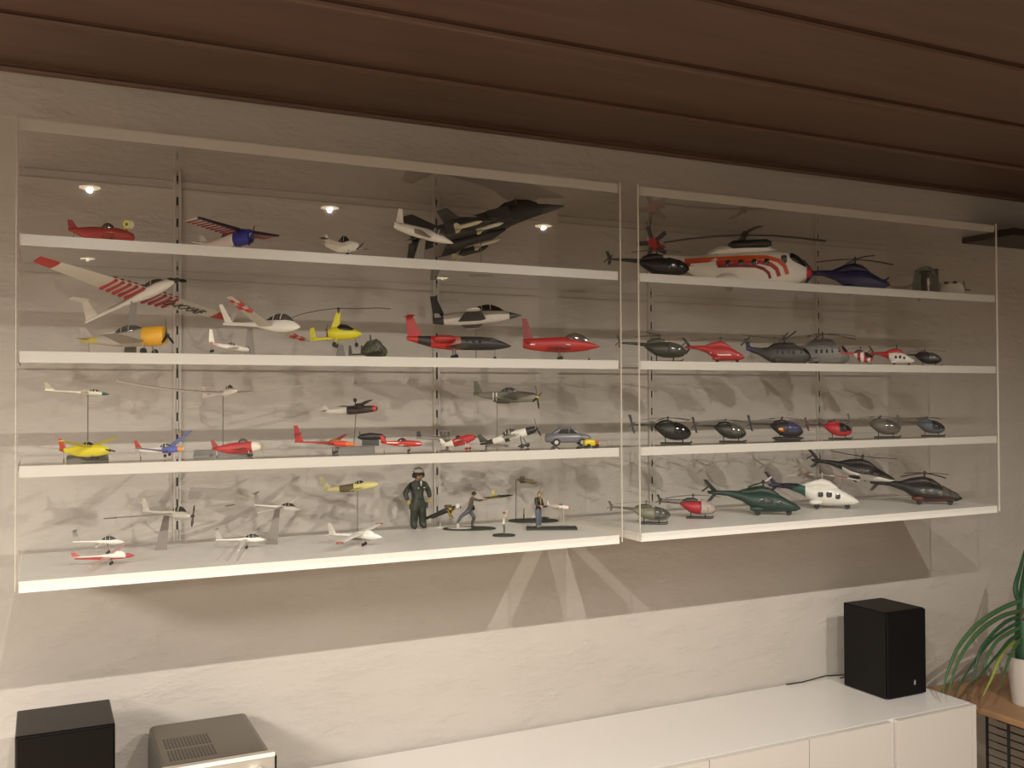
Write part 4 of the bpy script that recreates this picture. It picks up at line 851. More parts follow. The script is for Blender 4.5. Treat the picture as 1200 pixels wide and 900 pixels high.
put(airplane, 'model_glider', 'all-white model glider with a red wing tip near the front edge', 'model airplane', 386, 448, z=S4, y=-.28, yaw=-44, pitch=2, roll=5, fat=(1.2, 1.2),
    body='#e6e1d8', fus='glider', fz=1.1, zc=.14, canopy=(.66, .86, .03, WHITE), wings=[dict(x=.66, z=.04, span=.62, c0=.15, c1=.08, dih=0, tip=None, marks=[('#b0443c', .92, 1.0, 0, 1)])], fin=.15, finc='#bdb7ac', tailspan=.13, gear=dict(x=.66, y=.04, r=.024))

# ================================================================== figures on the bottom shelf
def skin(name, J, E_, parent, mats, region, H, sub=2, root='hip'):
    """J: joint -> (x, y, z, radius) in body heights; E_: edges; region(co) -> material index"""
    me = bpy.data.meshes.new(name); names = list(J); me.from_pydata([J[k][:3] for k in names], [(names.index(a), names.index(b)) for a, b in E_], [])
    o = bpy.data.objects.new(name, me); COL.objects.link(o)
    md = o.modifiers.new('skin', 'SKIN'); md.use_smooth_shade = True
    for i, k in enumerate(names):
        v = me.skin_vertices[0].data[i]; v.radius = (J[k][3], J[k][4] if len(J[k]) > 4 else J[k][3]); v.use_root = (k == root)
    sb = o.modifiers.new('sub', 'SUBSURF'); sb.levels = sub; sb.render_levels = sub
    dg = bpy.context.evaluated_depsgraph_get(); em = bpy.data.meshes.new_from_object(o.evaluated_get(dg))
    bpy.data.objects.remove(o); em.name = name
    em.materials.clear()
    for q in mats: em.materials.append(q)
    for p in em.polygons: p.material_index = region(p.center); p.use_smooth = True
    for v in em.vertices: v.co *= H
    o = bpy.data.objects.new(name, em); COL.objects.link(o); o.parent = parent; return o
SKIN = paint('#b98868'); 
def head_bits(t, H, c, f, r, hair, cap=None, phones=False, eyes=True):
    """c centre of head, f unit facing vector (horizontal), r head radius; all in body heights"""
    c = Vector(c); f = Vector(f).normalized(); s = Vector((-f.y, f.x, 0))
    def at(a, b, z): p = c + f * a + s * b; return (p.x, p.y, p.z + z)
    if eyes:
        for q in (-1, 1): MB().ball(at(r * .84, q * r * .36, r * .05), r * .15, 8).build('eye', BLK, t, H); MB().ball(at(-r * .1, q * r * .95, -r * .05), (r * .2, r * .12, r * .28), 8).build('ear', SKIN, t, H)
        MB().ball(at(r * 1.0, 0, -r * .15), (r * .2, r * .16, r * .26), 8).build('nose', SKIN, t, H)
        MB().ball(at(r * .90, 0, -r * .55), (r * .1, r * .3, r * .07), 8).build('mouth', paint('#8a4a3c'), t, H)
    if hair:
        mb = MB(); n = 14; m_ = 6; v = []
        for i in range(m_ + 1):
            a = PI * .5 * (1 - i / m_) ; 
            for k in range(n):
                b = 2 * PI * k / n; fr = math.cos(b); lo = -.15 if fr > .3 else -.75
                e = lo * (i / m_) + 1.0 * (1 - i / m_); zz = r * 1.12 * math.sin(max(-.8, min(PI / 2, math.asin(max(-1, min(1, e)))))); rr = r * 1.10 * math.sqrt(max(0, 1 - (zz / (r * 1.14)) ** 2))
                v.append(at(rr * math.cos(b) * .98 - r * .04, rr * math.sin(b), zz))
        mb.add(v, [(i * n + k, i * n + (k + 1) % n, (i + 1) * n + (k + 1) % n, (i + 1) * n + k) for i in range(m_) for k in range(n)] + [tuple(range(n))])
        mb.build('hair', hair, t, H)
    if cap:
        top, brim = cap
        p0 = Vector(at(0, 0, r * .45)); MB().tube([p0, p0 + Vector((0, 0, r * .25)), p0 + Vector((0, 0, r * .75)), p0 + Vector((0, 0, r * .85))], [r * 1.02, r * 1.05, r * 1.35, r * 1.1], 18).build('cap', top, t, H)
        MB().plate(at(r * 1.5, -r * .7, r * .42), at(r * .6, -r * .95, r * .5), at(r * 1.5, r * .7, r * .42), at(r * .6, r * .95, r * .5), r * .12, 'z', tth=r * .12).build('cap_brim', brim, t, H)
        MB().tube([p0 + Vector((0, 0, -r * .02)), p0 + Vector((0, 0, r * .2))], r * 1.1, 18).build('cap_band', brim, t, H)
def hand(t, H, p, d, m_, sz=.055, curl=.4):
    """palm and five fingers from wrist p pointing along d"""
    p, d = Vector(p), Vector(d).normalized(); s = d.cross(Vector((0, 0, 1)));  s = s.normalized() if s.length > .1 else Vector((0, 1, 0)); u = s.cross(d)
    mb = MB(); a = p + d * sz * .5
    mb.tube([p, p + d * sz * .25, a], [sz * .20, sz * .30, sz * .28], 8)
    for k, ln in enumerate((.42, .5, .47, .36)):
        b = a + s * ((k - 1.5) * sz * .16); c_ = b + d * sz * ln * .55 - u * sz * curl * .25; e = c_ + d * sz * ln * .35 - u * sz * curl * .55
        mb.tube([b - d * sz * .1, c_, e], [sz * .09, sz * .08, sz * .06], 6)
    b = p + d * sz * .2 - s * sz * .28; mb.tube([b, b + d * sz * .25 - s * sz * .2, b + d * sz * .48 - s * sz * .16], [sz * .1, sz * .09, sz * .07], 6)
    return mb.build('hand', m_, t, H)
EB = [('hip', 'waist'), ('waist', 'chest'), ('chest', 'neck'), ('neck', 'head'), ('head', 'crown'), ('chest', 'shL'), ('shL', 'elL'), ('elL', 'wrL'), ('chest', 'shR'), ('shR', 'elR'), ('elR', 'wrR'),
      ('hip', 'hpL'), ('hpL', 'knL'), ('knL', 'anL'), ('anL', 'toL'), ('hip', 'hpR'), ('hpR', 'knR'), ('knR', 'anR'), ('anR', 'toR')]
BASE = paint('#2c2f28', .7)
def disc(t, rx, ry, h=.0035, c=(0, 0), m_=None, name='base', n=28):
    v = [(c[0] + rx * math.cos(2 * PI * k / n) * q, c[1] + ry * math.sin(2 * PI * k / n) * q, z) for q, z in ((1, 0), (1, h * .7), (.96, h)) for k in range(n)]
    return MB().add(v, [tuple(reversed(range(n))), tuple(range(2 * n, 3 * n))] + [(i * n + k, i * n + (k + 1) % n, (i + 1) * n + (k + 1) % n, (i + 1) * n + k) for i in (0, 1) for k in range(n)]).build(name, m_ or BASE, t)

# pilot figure
P = hit_z(490, 620.5, S4); y0 = P.y
t = empty('figurine', P, (0, 0, rad(-78)), label='tall pilot figurine in a dark green flight suit, cap and headset', cat='figurine')
H = .158; GRN = camo_mat('flight_suit', '#2b3226', '#333a2c', '#23291f', 25)
J = dict(hip=(0, 0, .44, .085, .075), waist=(0, 0, .52, .085, .07), chest=(0, 0, .67, .10, .075), neck=(0.005, 0, .765, .04), head=(.02, 0, .86, .085, .078), crown=(.015, 0, .91, .07),
     shL=(0, .13, .70, .055), elL=(-.02, .215, .58, .045), wrL=(.04, .19, .49, .034), shR=(0, -.13, .70, .055), elR=(-.03, -.225, .58, .045), wrR=(.02, -.195, .47, .034),
     hpL=(0, .06, .38, .082), knL=(.01, .075, .22, .068), anL=(0, .085, .06, .062), toL=(.085, .095, .035, .04, .032), hpR=(0, -.06, .38, .082), knR=(.01, -.075, .22, .068), anR=(0, -.085, .06, .062), toR=(.085, -.095, .035, .04, .032))
skin('body', J, EB, t, [GRN, SKIN, paint('#1a1a17')], lambda c: 1 if c.z > .775 else (2 if c.z < .075 else 0), H)
head_bits(t, H, (.022, 0, .855), (1, 0, 0), .072, paint('#241a14'), (paint('#b8b0a0'), paint('#201c18')), eyes=True)
mb = MB()
for s_ in (-1, 1): mb.cyl((.01, s_ * .082, .85), (0, 1, 0), .036, .03, 14)
mb.tube([(.01, -.09, .87), (.01, -.07, .95), (.01, 0, .975), (.01, .07, .95), (.01, .09, .87)], .009, 6); mb.build('headset', paint('#15120f'), t, H)
MB().tube([(.03, -.085, .83), (.09, -.06, .80), (.10, -.02, .80)], .005, 5).build('microphone', BLK, t, H)
hand(t, H, (.045, .188, .485), (.5, -.1, -.5), paint('#b39a48'), .075); hand(t, H, (.025, -.193, .465), (.2, .05, -1), paint('#b39a48'), .075)
MB().plate((.088, -.02, .765), (.088, .02, .765), (.092, -.008, .69), (.092, .008, .69), .02, 'x').build('shirt_front', paint('#d8d2c2'), t, H)
MB().ball((.098, -.055, .66), (.006, .018, .009), 8).ball((.098, .055, .66), (.006, .018, .009), 8).build('badge', paint('#cfc9b8'), t, H)
MB().tube([(-.0, -.088, .48), (.088, -.03, .485), (.088, .03, .485), (0, .088, .48)], .012, 6).build('belt', paint('#1b1f18'), t, H)
MB().box(-.02, -.155, .33, .05, -.105, .42).build('pocket', GRN, t, H)
MB().box(-.02, .105, .33, .05, .155, .42).build('pocket', GRN, t, H)

# skydiver figure, flying head to the right
P = hit_z(520, 618, S4)
t = empty('figurine', (P.x, P.y - .0, S4), (0, 0, rad(-24)), label='flying skydiver figurine in yellow and black with a white helmet beside the pilot', cat='figurine')
H = .10
YB = [paint('#241c18'), paint('#c9a52c'), paint('#1c1613')]
J = dict(hip=(-.02, 0, .40, .07), waist=(.08, 0, .43, .065), chest=(.20, 0, .47, .085), neck=(.29, 0, .505, .04), head=(.34, 0, .52, .06), crown=(.37, 0, .525, .05),
     shL=(.20, .10, .46, .045), elL=(.12, .15, .36, .035), wrL=(.18, .12, .28, .028), shR=(.20, -.10, .46, .045), elR=(.14, -.15, .33, .035), wrR=(.22, -.14, .27, .028),
     hpL=(-.08, .05, .37, .06), knL=(-.24, .08, .30, .048), anL=(-.38, .07, .25, .036), toL=(-.44, .07, .20, .028), hpR=(-.08, -.05, .37, .06), knR=(-.24, -.08, .28, .048), anR=(-.38, -.07, .27, .036), toR=(-.45, -.07, .23, .028))
skin('body', J, EB, t, YB, lambda c: 1 if (c.x > .10 and c.z < .5 and int((c.x * 40 + c.z * 30)) % 5 < 3) else (2 if c.x < -.30 else 0), H)
MB().ball((.36, 0, .53), (.075, .075, .08), 14).build('helmet', paint('#e8e4dc', .2), t, H); MB().ball((.405, 0, .515), (.04, .055, .04), 10).build('visor', GLASS, t, H)
MB().box(.02, -.07, .47, .20, .07, .56).build('parachute_pack', paint('#3a2c1c'), t, H)
hand(t, H, (.18, .12, .28), (1, 0, -.3), SKIN, .07); hand(t, H, (.22, -.14, .27), (1, 0, -.3), SKIN, .07)
MB().tube([(-.10, 0, .0), (-.04, 0, .36)], .012, 8).build('stand_rod', paint('#c5bfb2', .2), t, H); disc(t, .011, .008, .002, (-.01, 0), paint('#c5bfb2', .2))

# man throwing a model plane, on an oval base
P = hit_z(550, 620, S4)
t = empty('figurine', P, (0, 0, rad(-24)), label='running man figurine launching a long model plane from a black and white oval base', cat='figurine')
disc(t, .066, .034); disc(t, .030, .020, .0042, (-.024, -.004), paint('#cfc8ba'), 'base_inlay')
H = .098; SH = paint('#6b6255'); TR = paint('#3c3833')
J = dict(hip=(.0, 0, .50, .068), waist=(.03, 0, .58, .06), chest=(.07, 0, .72, .08, .065), neck=(.10, 0, .815, .034), head=(.12, 0, .90, .062), crown=(.12, 0, .935, .05),
     shL=(.06, .09, .77, .042), elL=(.02, .15, .66, .034), wrL=(.10, .16, .58, .027), shR=(.09, -.09, .78, .042), elR=(.24, -.08, .73, .034), wrR=(.38, -.06, .74, .026),
     hpL=(.03, .045, .44, .06), knL=(.12, .05, .29, .046), anL=(.06, .055, .08, .034), toL=(.13, .06, .055, .026), hpR=(-.05, -.045, .44, .06), knR=(-.20, -.06, .34, .045), anR=(-.30, -.06, .17, .034), toR=(-.27, -.06, .11, .026))
skin('body', J, EB, t, [SH, TR, SKIN, paint('#4c5058')], lambda c: 2 if (c.z > .83 or c.x > .33) else (1 if c.z < .30 and c.x > -.12 else (3 if c.z < .50 else 0)), H)
head_bits(t, H, (.122, 0, .895), (1, -.1, 0), .056, paint('#1d1712'))
hand(t, H, (.38, -.06, .74), (1, 0, .1), SKIN, .07); hand(t, H, (.10, .16, .58), (.5, 0, -1), paint('#2a2622'), .08)
MB().tube([(-.29, -.06, .02), (-.29, -.06, .16)], [.05, .035], 8).build('plinth', paint('#b5aea0'), t, H)
MB().ball((.10, .15, .50), (.045, .035, .05), 10).build('radio', BLK, t, H)
pl = MB().loft([(.36, -.06, .80, .015, .012), (.46, -.06, .79, .03, .03), (.80, -.06, .82, .035, .035), (1.02, -.06, .85, .02, .02), (1.10, -.06, .86, .004, .004)], 12).build('toy_plane', paint('#6a5f38'), t, H)
MB().loft([(.42, -.06, .775, .02, .012), (.75, -.06, .79, .028, .014), (.84, -.06, .80, .01, .006)], 10).build('stripe', paint('#c9b84a'), pl, H)
MB().loft([(.80, -.06, .825, .037, .037), (1.02, -.06, .852, .022, .022), (1.12, -.06, .862, .004, .004)], 12).build('nose_cone', paint('#2c261c'), pl, H)
MB().plate((.68, -.06, .84), (.58, -.06, .84), (.62, -.06, 1.0), (.58, -.06, .98), .02, 'y').build('fin', paint('#b0a63c'), pl, H)
for sd in (-1, 1): MB().plate((.86, -.06, .83), (.70, -.06, .83), (.80, -.06 + sd * .22, .84), (.72, -.06 + sd * .22, .84), .012).build('wing', paint('#4c432a'), pl, H)

# small skater-like figure with raised arms on a round base
P = hit_z(590.5, 628, S4)
t = empty('figurine', P, (0, 0, rad(-30)), label='tiny pale figurine with raised arms on a small round dark base', cat='figurine')
disc(t, .027, .021); H = .062
J = dict(hip=(0, 0, .50, .05), waist=(0, 0, .58, .045), chest=(0, 0, .70, .06), neck=(.0, 0, .79, .03), head=(.01, 0, .87, .05), crown=(.01, 0, .91, .04),
     shL=(0, .08, .74, .035), elL=(.06, .18, .80, .028), wrL=(.10, .22, .95, .022), shR=(0, -.08, .74, .035), elR=(.10, -.17, .78, .028), wrR=(.16, -.20, .92, .022),
     hpL=(0, .03, .42, .045), knL=(.02, .035, .26, .036), anL=(0, .035, .10, .03), toL=(.06, .04, .08, .022), hpR=(0, -.03, .42, .045), knR=(.02, -.035, .26, .036), anR=(0, -.035, .10, .03), toR=(.06, -.04, .08, .022))
skin('body', J, EB, t, [paint('#cfc6b4'), paint('#5e584d'), paint('#c4a68e')], lambda c: 2 if c.z > .80 else (1 if c.z < .45 else 0), H)
head_bits(t, H, (.01, 0, .87), (1, 0, 0), .046, paint('#6a5238'))
for y in (-.2, .22): hand(t, H, (.16 if y < 0 else .10, y, .93), (.3, 0, 1), paint('#c4a68e'), .09)
MB().tube([(0, 0, .045), (0, 0, .45)], .02, 8).build('stand_rod', paint('#4a443c'), t, H)

# man in black jacket with a radio transmitter
P = hit_z(631, 620, S4)
t = empty('figurine', P, (0, 0, rad(-62)), label='standing man figurine in black jacket and blue trousers holding a transmitter', cat='figurine')
bq = [(Matrix.Rotation(rad(36), 3, 'Z') @ Vector((a, b, 0))) for a, b in ((-.030, -.024), (.095, -.024), (.095, .024), (-.030, .024))]
MB().hexa([(q.x, q.y, 0) for q in bq] + [(q.x, q.y, .0045) for q in bq]).build('base', BASE, t, smooth=False)
H = .098; o_ = 0
J = dict(hip=(0, 0, .50, .066, .058), waist=(0, 0, .58, .066, .055), chest=(.005, 0, .72, .085, .06), neck=(.015, 0, .815, .034), head=(.03, 0, .895, .058), crown=(.03, 0, .93, .048),
     shL=(0, .11, .765, .045), elL=(.03, .135, .62, .038), wrL=(.14, .06, .58, .028), shR=(0, -.11, .765, .045), elR=(.03, -.135, .62, .038), wrR=(.14, -.05, .58, .028),
     hpL=(0, .045, .44, .062), knL=(.01, .05, .26, .05), anL=(0, .05, .075, .042), toL=(.07, .055, .06, .03), hpR=(0, -.045, .44, .062), knR=(.01, -.05, .26, .05), anR=(0, -.05, .075, .042), toR=(.07, -.055, .06, .03))
J = {k: (v[0] + o_,) + tuple(v[1:]) for k, v in J.items()}
skin('body', J, EB, t, [paint('#241e1c'), paint('#565d68'), SKIN, paint('#8a8378')], lambda c: 2 if (c.z > .82 or c.x - o_ > .12 and c.z > .5) else (3 if c.z < .09 else (1 if c.z < .50 else 0)), H)
head_bits(t, H, (.03 + o_, 0, .89), (1, -.2, 0), .052, paint('#8a7a66'))
for s_ in (-1, 1): hand(t, H, (.14 + o_, s_ * .055, .58), (1, -s_ * .6, .1), SKIN, .06)
MB().box(.17 + o_, -.05, .565, .24 + o_, .05, .60).tube([(.22 + o_, .03, .6), (.25 + o_, .03, .82)], .004, 5).build('transmitter', BLK, t, H)
MB().plate((.07 + o_, -.03, .80), (.07 + o_, .03, .80), (.078 + o_, -.012, .62), (.078 + o_, .012, .62), .02, 'x').build('shirt_front', paint('#a8903c'), t, H)

# oval diorama behind: rod with a little biplane, small yellow figure
P = hit_z(625, 611, S4)
t = empty('figurine', P, (0, 0, rad(-26)), label='oval dark diorama with a tiny biplane on a rod and a small yellow figure', cat='figurine')
disc(t, .066, .032, .0045)
px = -.046
MB().tube([(px, 0, .004), (px + .001, 0, .112)], .0009, 6).build('stand_rod', BLK, t)
bp_ = MB().loft([(px + .004, 0, .110, .002, .003), (px + .02, 0, .1085, .004, .005), (px + .045, 0, .104, .005, .006), (px + .056, 0, .102, .001, .001)], 10).build('toy_plane', paint('#6b5d40'), t)
for z in (.103, .115): MB().box(px + .010, -.028, z, px + .024, .028, z + .0013).build('wing', paint('#5a4f38'), bp_)
MB().plate((px + .052, 0, .104), (px + .044, 0, .104), (px + .056, 0, .090), (px + .050, 0, .090), .001, 'y').build('fin', paint('#7d735c'), bp_)
H = .034
J = dict(hip=(0, 0, .50, .09), waist=(0, 0, .58, .08), chest=(0, 0, .70, .10), neck=(.0, 0, .79, .05), head=(.01, 0, .89, .075), crown=(.01, 0, .93, .06),
     shL=(0, .10, .74, .05), elL=(.02, .14, .60, .045), wrL=(.04, .14, .48, .04), shR=(0, -.10, .74, .05), elR=(.02, -.14, .60, .045), wrR=(.04, -.14, .48, .04),
     hpL=(0, .04, .42, .06), knL=(.0, .045, .26, .05), anL=(0, .045, .10, .045), toL=(.06, .05, .08, .03), hpR=(0, -.04, .42, .06), knR=(.0, -.045, .26, .05), anR=(0, -.045, .10, .045), toR=(.06, -.05, .08, .03))
f2 = empty('small_figure', (px + .021, 0, .003)); f2.parent = t
skin('body', J, EB, f2, [paint('#a8993c'), paint('#2e2a24'), SKIN], lambda c: 2 if c.z > .80 else (1 if c.z < .45 else 0), H)
MB().loft([(.018, .004, .010, .001, .001), (.030, .004, .009, .0035, .003), (.042, .004, .009, .001, .001)], 8).build('toy_plane', BLK, t)
MB().loft([(-.006, 0, .012, .001, .001), (0, 0, .012, .003, .004), (.006, 0, .012, .001, .001)], 8).build('toy_plane', paint('#cfc8ba'), t)
# flying white-red tiny plane on clear rod
put(airplane, 'model_airplane', 'tiny white and pink model plane on a clear rod behind the transmitter man', 'model airplane', 640, 669, py=594, y=-.21, yaw=-30, pitch=-3, zref=.16,
    body='#d5c6bc', bands=[(.5, '#b3a79a'), (.9, '#e0d2c8'), (9, '#c0706a')], fus='fat', canopy=(.5, .66, .05, SMOKE), wings=[dict(x=.66, z=-.03, span=.3, c0=.16, c1=.12, col='#cfc4b8', marks=[('#a8403c', .3, .6, .02, .98)])], fin=.2, stand=('rod', S4, 0, .012), stand_x=.7, stand_c=paint('#b8b0a4', .15), tailspan=.14)

# ================================================================== RIGHT CASE
# top shelf
put(heli, 'model_helicopter', 'glossy black model helicopter with a raised tail fin, first on the upper right shelf', 'model helicopter', 712, 810, z=S1, y=-.28, rel=0, fat=(1, 1.05), style='light', body='#17120f', blade='#1c1916', nb=2, a0=8, rr=.30)
ORC, RDC, DRC = '#c4501c', '#a3261a', '#7c1c16'
def exh(t, L, O):
    for sd in (-1, 1): MB().tube([(.50, sd * .05, .255), (.53, sd * .05, .255), (.74, sd * .052, .255), (.77, sd * .05, .252)], [.008, .024, .024, .012], 12).build('engine_pod', BLK, t, L, O)
    MB().tube([(.03, 0, .25), (.03, -.03, .29)], .022, 10).build('gearbox', paint(RDC), t, L, O)
put(heli, 'model_helicopter', 'large white model transport helicopter with curved orange and red stripes and red nose', 'model helicopter', 764, 950, z=S1, y=-.215, rel=-2, fat=(1.1, 1.12), style='transport', body='#ddd8cc', fin=RDC, blade='#2b241e', nb=4, a0=12, rr=.52, trn=5, trr=.105, nose='#b5202a', trhub=RDC, sponson='#ddd8cc',
    stripes=[(ORC, [(.22, .175), (.45, .175), (.62, .175), (.74, .170), (.81, .150), (.85, .115), (.865, .07)], .012), (RDC, [(.22, .155), (.45, .150), (.60, .150), (.70, .145), (.765, .128), (.80, .10), (.815, .06)], .012), (DRC, [(.22, .138), (.45, .130), (.58, .128), (.67, .122), (.72, .105), (.75, .08), (.76, .05)], .009)], extra=exh)
put(heli, 'model_helicopter', 'dark blue model helicopter on the upper right shelf', 'model helicopter', 1048, 944, z=S1, y=-.28, yaw=0, rel=None, style='sleek', body='#252548', cowl='#20203a', blade='#2a2420', nb=4, a0=25, rr=.50) if False else \
put(heli, 'model_helicopter', 'dark blue model helicopter on the upper right shelf', 'model helicopter', 938, 1046, z=S1, y=-.35, rel=0, fat=(1.4, 1.35), style='sleek', body='#26264e', cowl='#20203e', blade='#2a2420', nb=4, a0=25, rr=.48, window=False, glass=None)
def hangar(t, L):
    o1, o2 = paint('#4b4a36'), paint('#3a3020')
    mb = MB(); n = 10; v = []
    for y in (-.28, .28):
        for q in (1, .86):
            for k in range(n + 1): a = PI * k / n; v.append((.5 * q * math.copysign(abs(math.cos(a)) ** .7, math.cos(a)), y, .86 * q * math.sin(a) ** .7 if 0 < k < n else 0))
    m_ = n + 1; F = []
    for k in range(n):
        F += [(k, k + 1, k + 1 + m_, k + m_), (2 * m_ + k, 3 * m_ + k, 3 * m_ + k + 1, 2 * m_ + k + 1), (k, 2 * m_ + k, 2 * m_ + k + 1, k + 1), (m_ + k, m_ + k + 1, 3 * m_ + k + 1, 3 * m_ + k)]
    mb.add(v, F + [(0, m_, 3 * m_, 2 * m_), (n, 2 * m_ + n, 3 * m_ + n, m_ + n)]).build('arch', o1, t, L, smooth=False)
    for sd in (-1, 1): MB().hexa([(sd * .16, -.30, 0), (sd * .52, -.30, 0), (sd * .52, -.22, 0), (sd * .16, -.22, 0), (sd * .16, -.30, .66), (sd * .42, -.30, .62), (sd * .42, -.22, .62), (sd * .16, -.22, .66)]).build('door', o1 if sd < 0 else o2, t, L, smooth=False)
    MB().box(-.45, .2, 0, .45, .26, .8).build('back_panel', o2, t, L)
put(hangar, 'model_shelter', 'olive drab arched model shelter on the upper right shelf', 'model building', 1071, 1102, z=S1, y=-.33, rel=-6, fat=(1, 1.35))
P = hit_y(1088, 340, -.385); P.z = S1
t = empty('figurine', P, (0, 0, rad(-60)), label='small pale standing figurine in front of the olive shelter', cat='figurine')
H = .050
skin('body', J, EB, t, [paint('#b5b09e'), paint('#9a9686'), paint('#8a705c')], lambda c: 2 if c.z > .80 else (1 if c.z < .45 else 0), H)
head_bits(t, H, (.01, 0, .89), (1, 0, 0), .07, paint('#2c241c'))
put(heli, 'model_helicopter', 'pale grey model helicopter with two dark windows right of the olive shelter', 'model helicopter', 1042, 1126, z=S1, y=-.20, rel=2, fat=(1, 1.1), style='transport', body='#a59a88', cowl='#8c8272', blade='#2b2018', nb=0, fin='#3a2a20', sponson='#a59a88')
def openhull(t, L):
    MB().loft([(-.5, 0, .18, .02, .03), (-.42, 0, .2, .07, .13, 3), (.30, 0, .2, .075, .14, 3), (.45, 0, .17, .05, .09), (.5, 0, .14, .02, .03)], 14).build('hull', paint('#a39887'), t, L)
    for x in (-.22, .12): MB().ball((x, -.05, .315), (.10, .035, .035), 10).build('cockpit', BLK, t, L)
    MB().plate((.52, 0, .18), (.42, 0, .18), (.50, 0, .34), (.44, 0, .34), .02, 'y').tube([(.45, 0, .16), (.72, 0, .14)], [.03, .015], 6).build('bowsprit', paint('#3a2a20'), t, L)
put(openhull, 'model_boat', 'pale model hull with two dark openings at the far right of the upper shelf', 'model boat', 1102, 1132, z=S1, y=-.38, rel=0, fat=(1, 2.1))

# second shelf
put(heli, 'model_helicopter', 'dark green model helicopter with a glass bubble nose, first on the second right shelf', 'model helicopter', 724, 806, z=S2, y=-.34, rel=0, fat=(1.05, 1.1), style='light', body='#38382c', cowl='#46463a', blade='#332e28', nb=3, a0=10, glass=SMOKE, rr=.55, droop=-.01)
put(heli, 'model_helicopter', 'small red model helicopter with black tail fin and white flash', 'model helicopter', 800, 873, z=S2, y=-.33, rel=0, fat=(1.2, 1.3), style='sleek', body='#a83230', cowl='#b0403c', boom='#39302c', fin='#2b2624', blade='#35302a', nb=2, a0=16, rr=.5, glass=None, window=False, stripes=[('#d8cfc4', [(.45, .13), (.6, .10), (.75, .10), (.9, .10)], .008)])
put(heli, 'model_helicopter', 'weathered dark grey model helicopter with a purple tail root and long blades', 'model helicopter', 872, 952, z=S2, y=-.33, rel=0, fat=(1.1, 1.3), style='transport', body='#3e3c38', bands=[(.14, '#3a3560'), (.5, '#403e3a')], cowl='#332f2b', blade='#2b2622', nb=4, a0=14, rr=.66, fin='#2a2626', droop=-.03)
put(heli, 'model_helicopter', 'light grey naval model helicopter with round windows on the second right shelf', 'model helicopter', 1000, 912, z=S2, y=-.2, rel=0) if False else \
put(heli, 'model_helicopter', 'light grey naval model helicopter with round windows on the second right shelf', 'model helicopter', 918, 996, z=S2, y=-.22, rel=2, fat=(1.3, 1.6), style='transport', body='#7e7b74', cowl='#55514b', blade='#38322c', nb=5, a0=30, rr=.60, sponson='#76736c', fin='#6a665e')
put(heli, 'model_helicopter', 'small red and white chequered model helicopter squeezed behind the grey one', 'model helicopter', 986, 1024, z=S2, y=-.35, rel=0, fat=(1.2, 1.6), style='light', body='#b53a34', bands=[(.5, '#d8cfc6'), (.6, '#a82a28'), (.7, '#dcd4ca'), (.8, '#aa2c28'), (.9, '#d8d0c6')], cowl='#3a3834', boom='#b53a34', blade='#2b2724', nb=2, a0=5, fin='#b8302c')
put(heli, 'model_helicopter', 'red and white rescue model helicopter with black fin on the second right shelf', 'model helicopter', 1018, 1072, z=S2, y=-.34, rel=0, fat=(1.3, 1.45), style='sleek', body='#d6cec4', cowl='#a82226', boom='#a02024', fin='#231d1b', blade='#2c2522', nb=2, a0=12, rr=.5, bands=[(.45, '#a32226')])
put(heli, 'model_helicopter', 'black model helicopter with glossy bubble cockpit, last on the second right shelf', 'model helicopter', 1050, 1105, z=S2, y=-.33, rel=0, style='egg', body='#1b1916', cowl='#3a1c1a', blade='#2c2622', nb=3, a0=22, rr=.5, glass=SMOKE)

# third shelf: six small egg-shaped helicopters
G6 = 'egg-shaped model helicopters on the third right shelf'
for (x0, x1, col, lab, kw) in (
    (736, 811, '#26251d', 'dark olive egg-shaped model helicopter, leftmost on the third right shelf', dict()),
    (810, 875, '#2a2b22', 'dark green egg-shaped model helicopter with clear windows, second from left', dict(glass=SMOKE)),
    (875, 942, '#241f20', 'dark egg-shaped model helicopter on black floats with a yellow and red patch', dict(floats=True, skid='#1b1716', spots=[('#d0a030', .60, .19, .05, .022), ('#b03a24', .62, .165, .045, .016)], glass=mat('window_blue', '#3c3c58', .1))),
    (942, 999, '#a8202a', 'bright red egg-shaped model helicopter with dark nose', dict(boom='#4a2424')),
    (992, 1056, '#5b5349', 'grey-brown egg-shaped model helicopter with clear bubble', dict(glass=SMOKE)),
    (1050, 1108, '#4b5058', 'blue-grey egg-shaped model helicopter, rightmost of the egg-shaped row', dict(boom='#4a4640'))):
    o = put(heli, 'model_helicopter', lab, 'model helicopter', x0, x1, z=S3, y=-.29, rel=0, fat=(1, 1.08), style='egg', body=col, nb=5, a0=15 + x0 % 40, blade='#332d26', rr=.42, **kw)
    o['group'] = G6
# bottom shelf
put(heli, 'model_helicopter', 'worn olive grey model helicopter with a split tail, first on the bottom right shelf', 'model helicopter', 713, 786, z=S4, y=-.26, rel=0, gs=1.12, style='light', body='#77735f', cowl='#4b4838', boom='#4a4538', glass=SMOKE, blade='#6a6354', nb=2, a0=6, rr=.5, fin='#4b4538')
put(heli, 'model_helicopter', 'model helicopter with glass bubble, red seat body and black lattice tail', 'model helicopter', 770, 839, z=S4, y=-.22, rel=0, gs=1.22, fat=(1, 1.1), style='light', body='#a82630', cowl='#3a322c', glass=mat('clear_bubble', '#a79c90', .08, spec=.9), lattice=True, boom='#37322c', blade='#3a342c', nb=2, a0=20, rr=.5, fin='#3c362e')
put(heli, 'model_helicopter', 'long dark green model helicopter with swept tail fin on the bottom right shelf', 'model helicopter', 824, 937, z=S4, y=-.24, rel=0, fat=(1.1, 1.1), style='sleek', body='#20382e', cowl='#1f3329', fin='#1a1c19', blade='#23211e', nb=2, a0=60, rr=.3, glass=None)
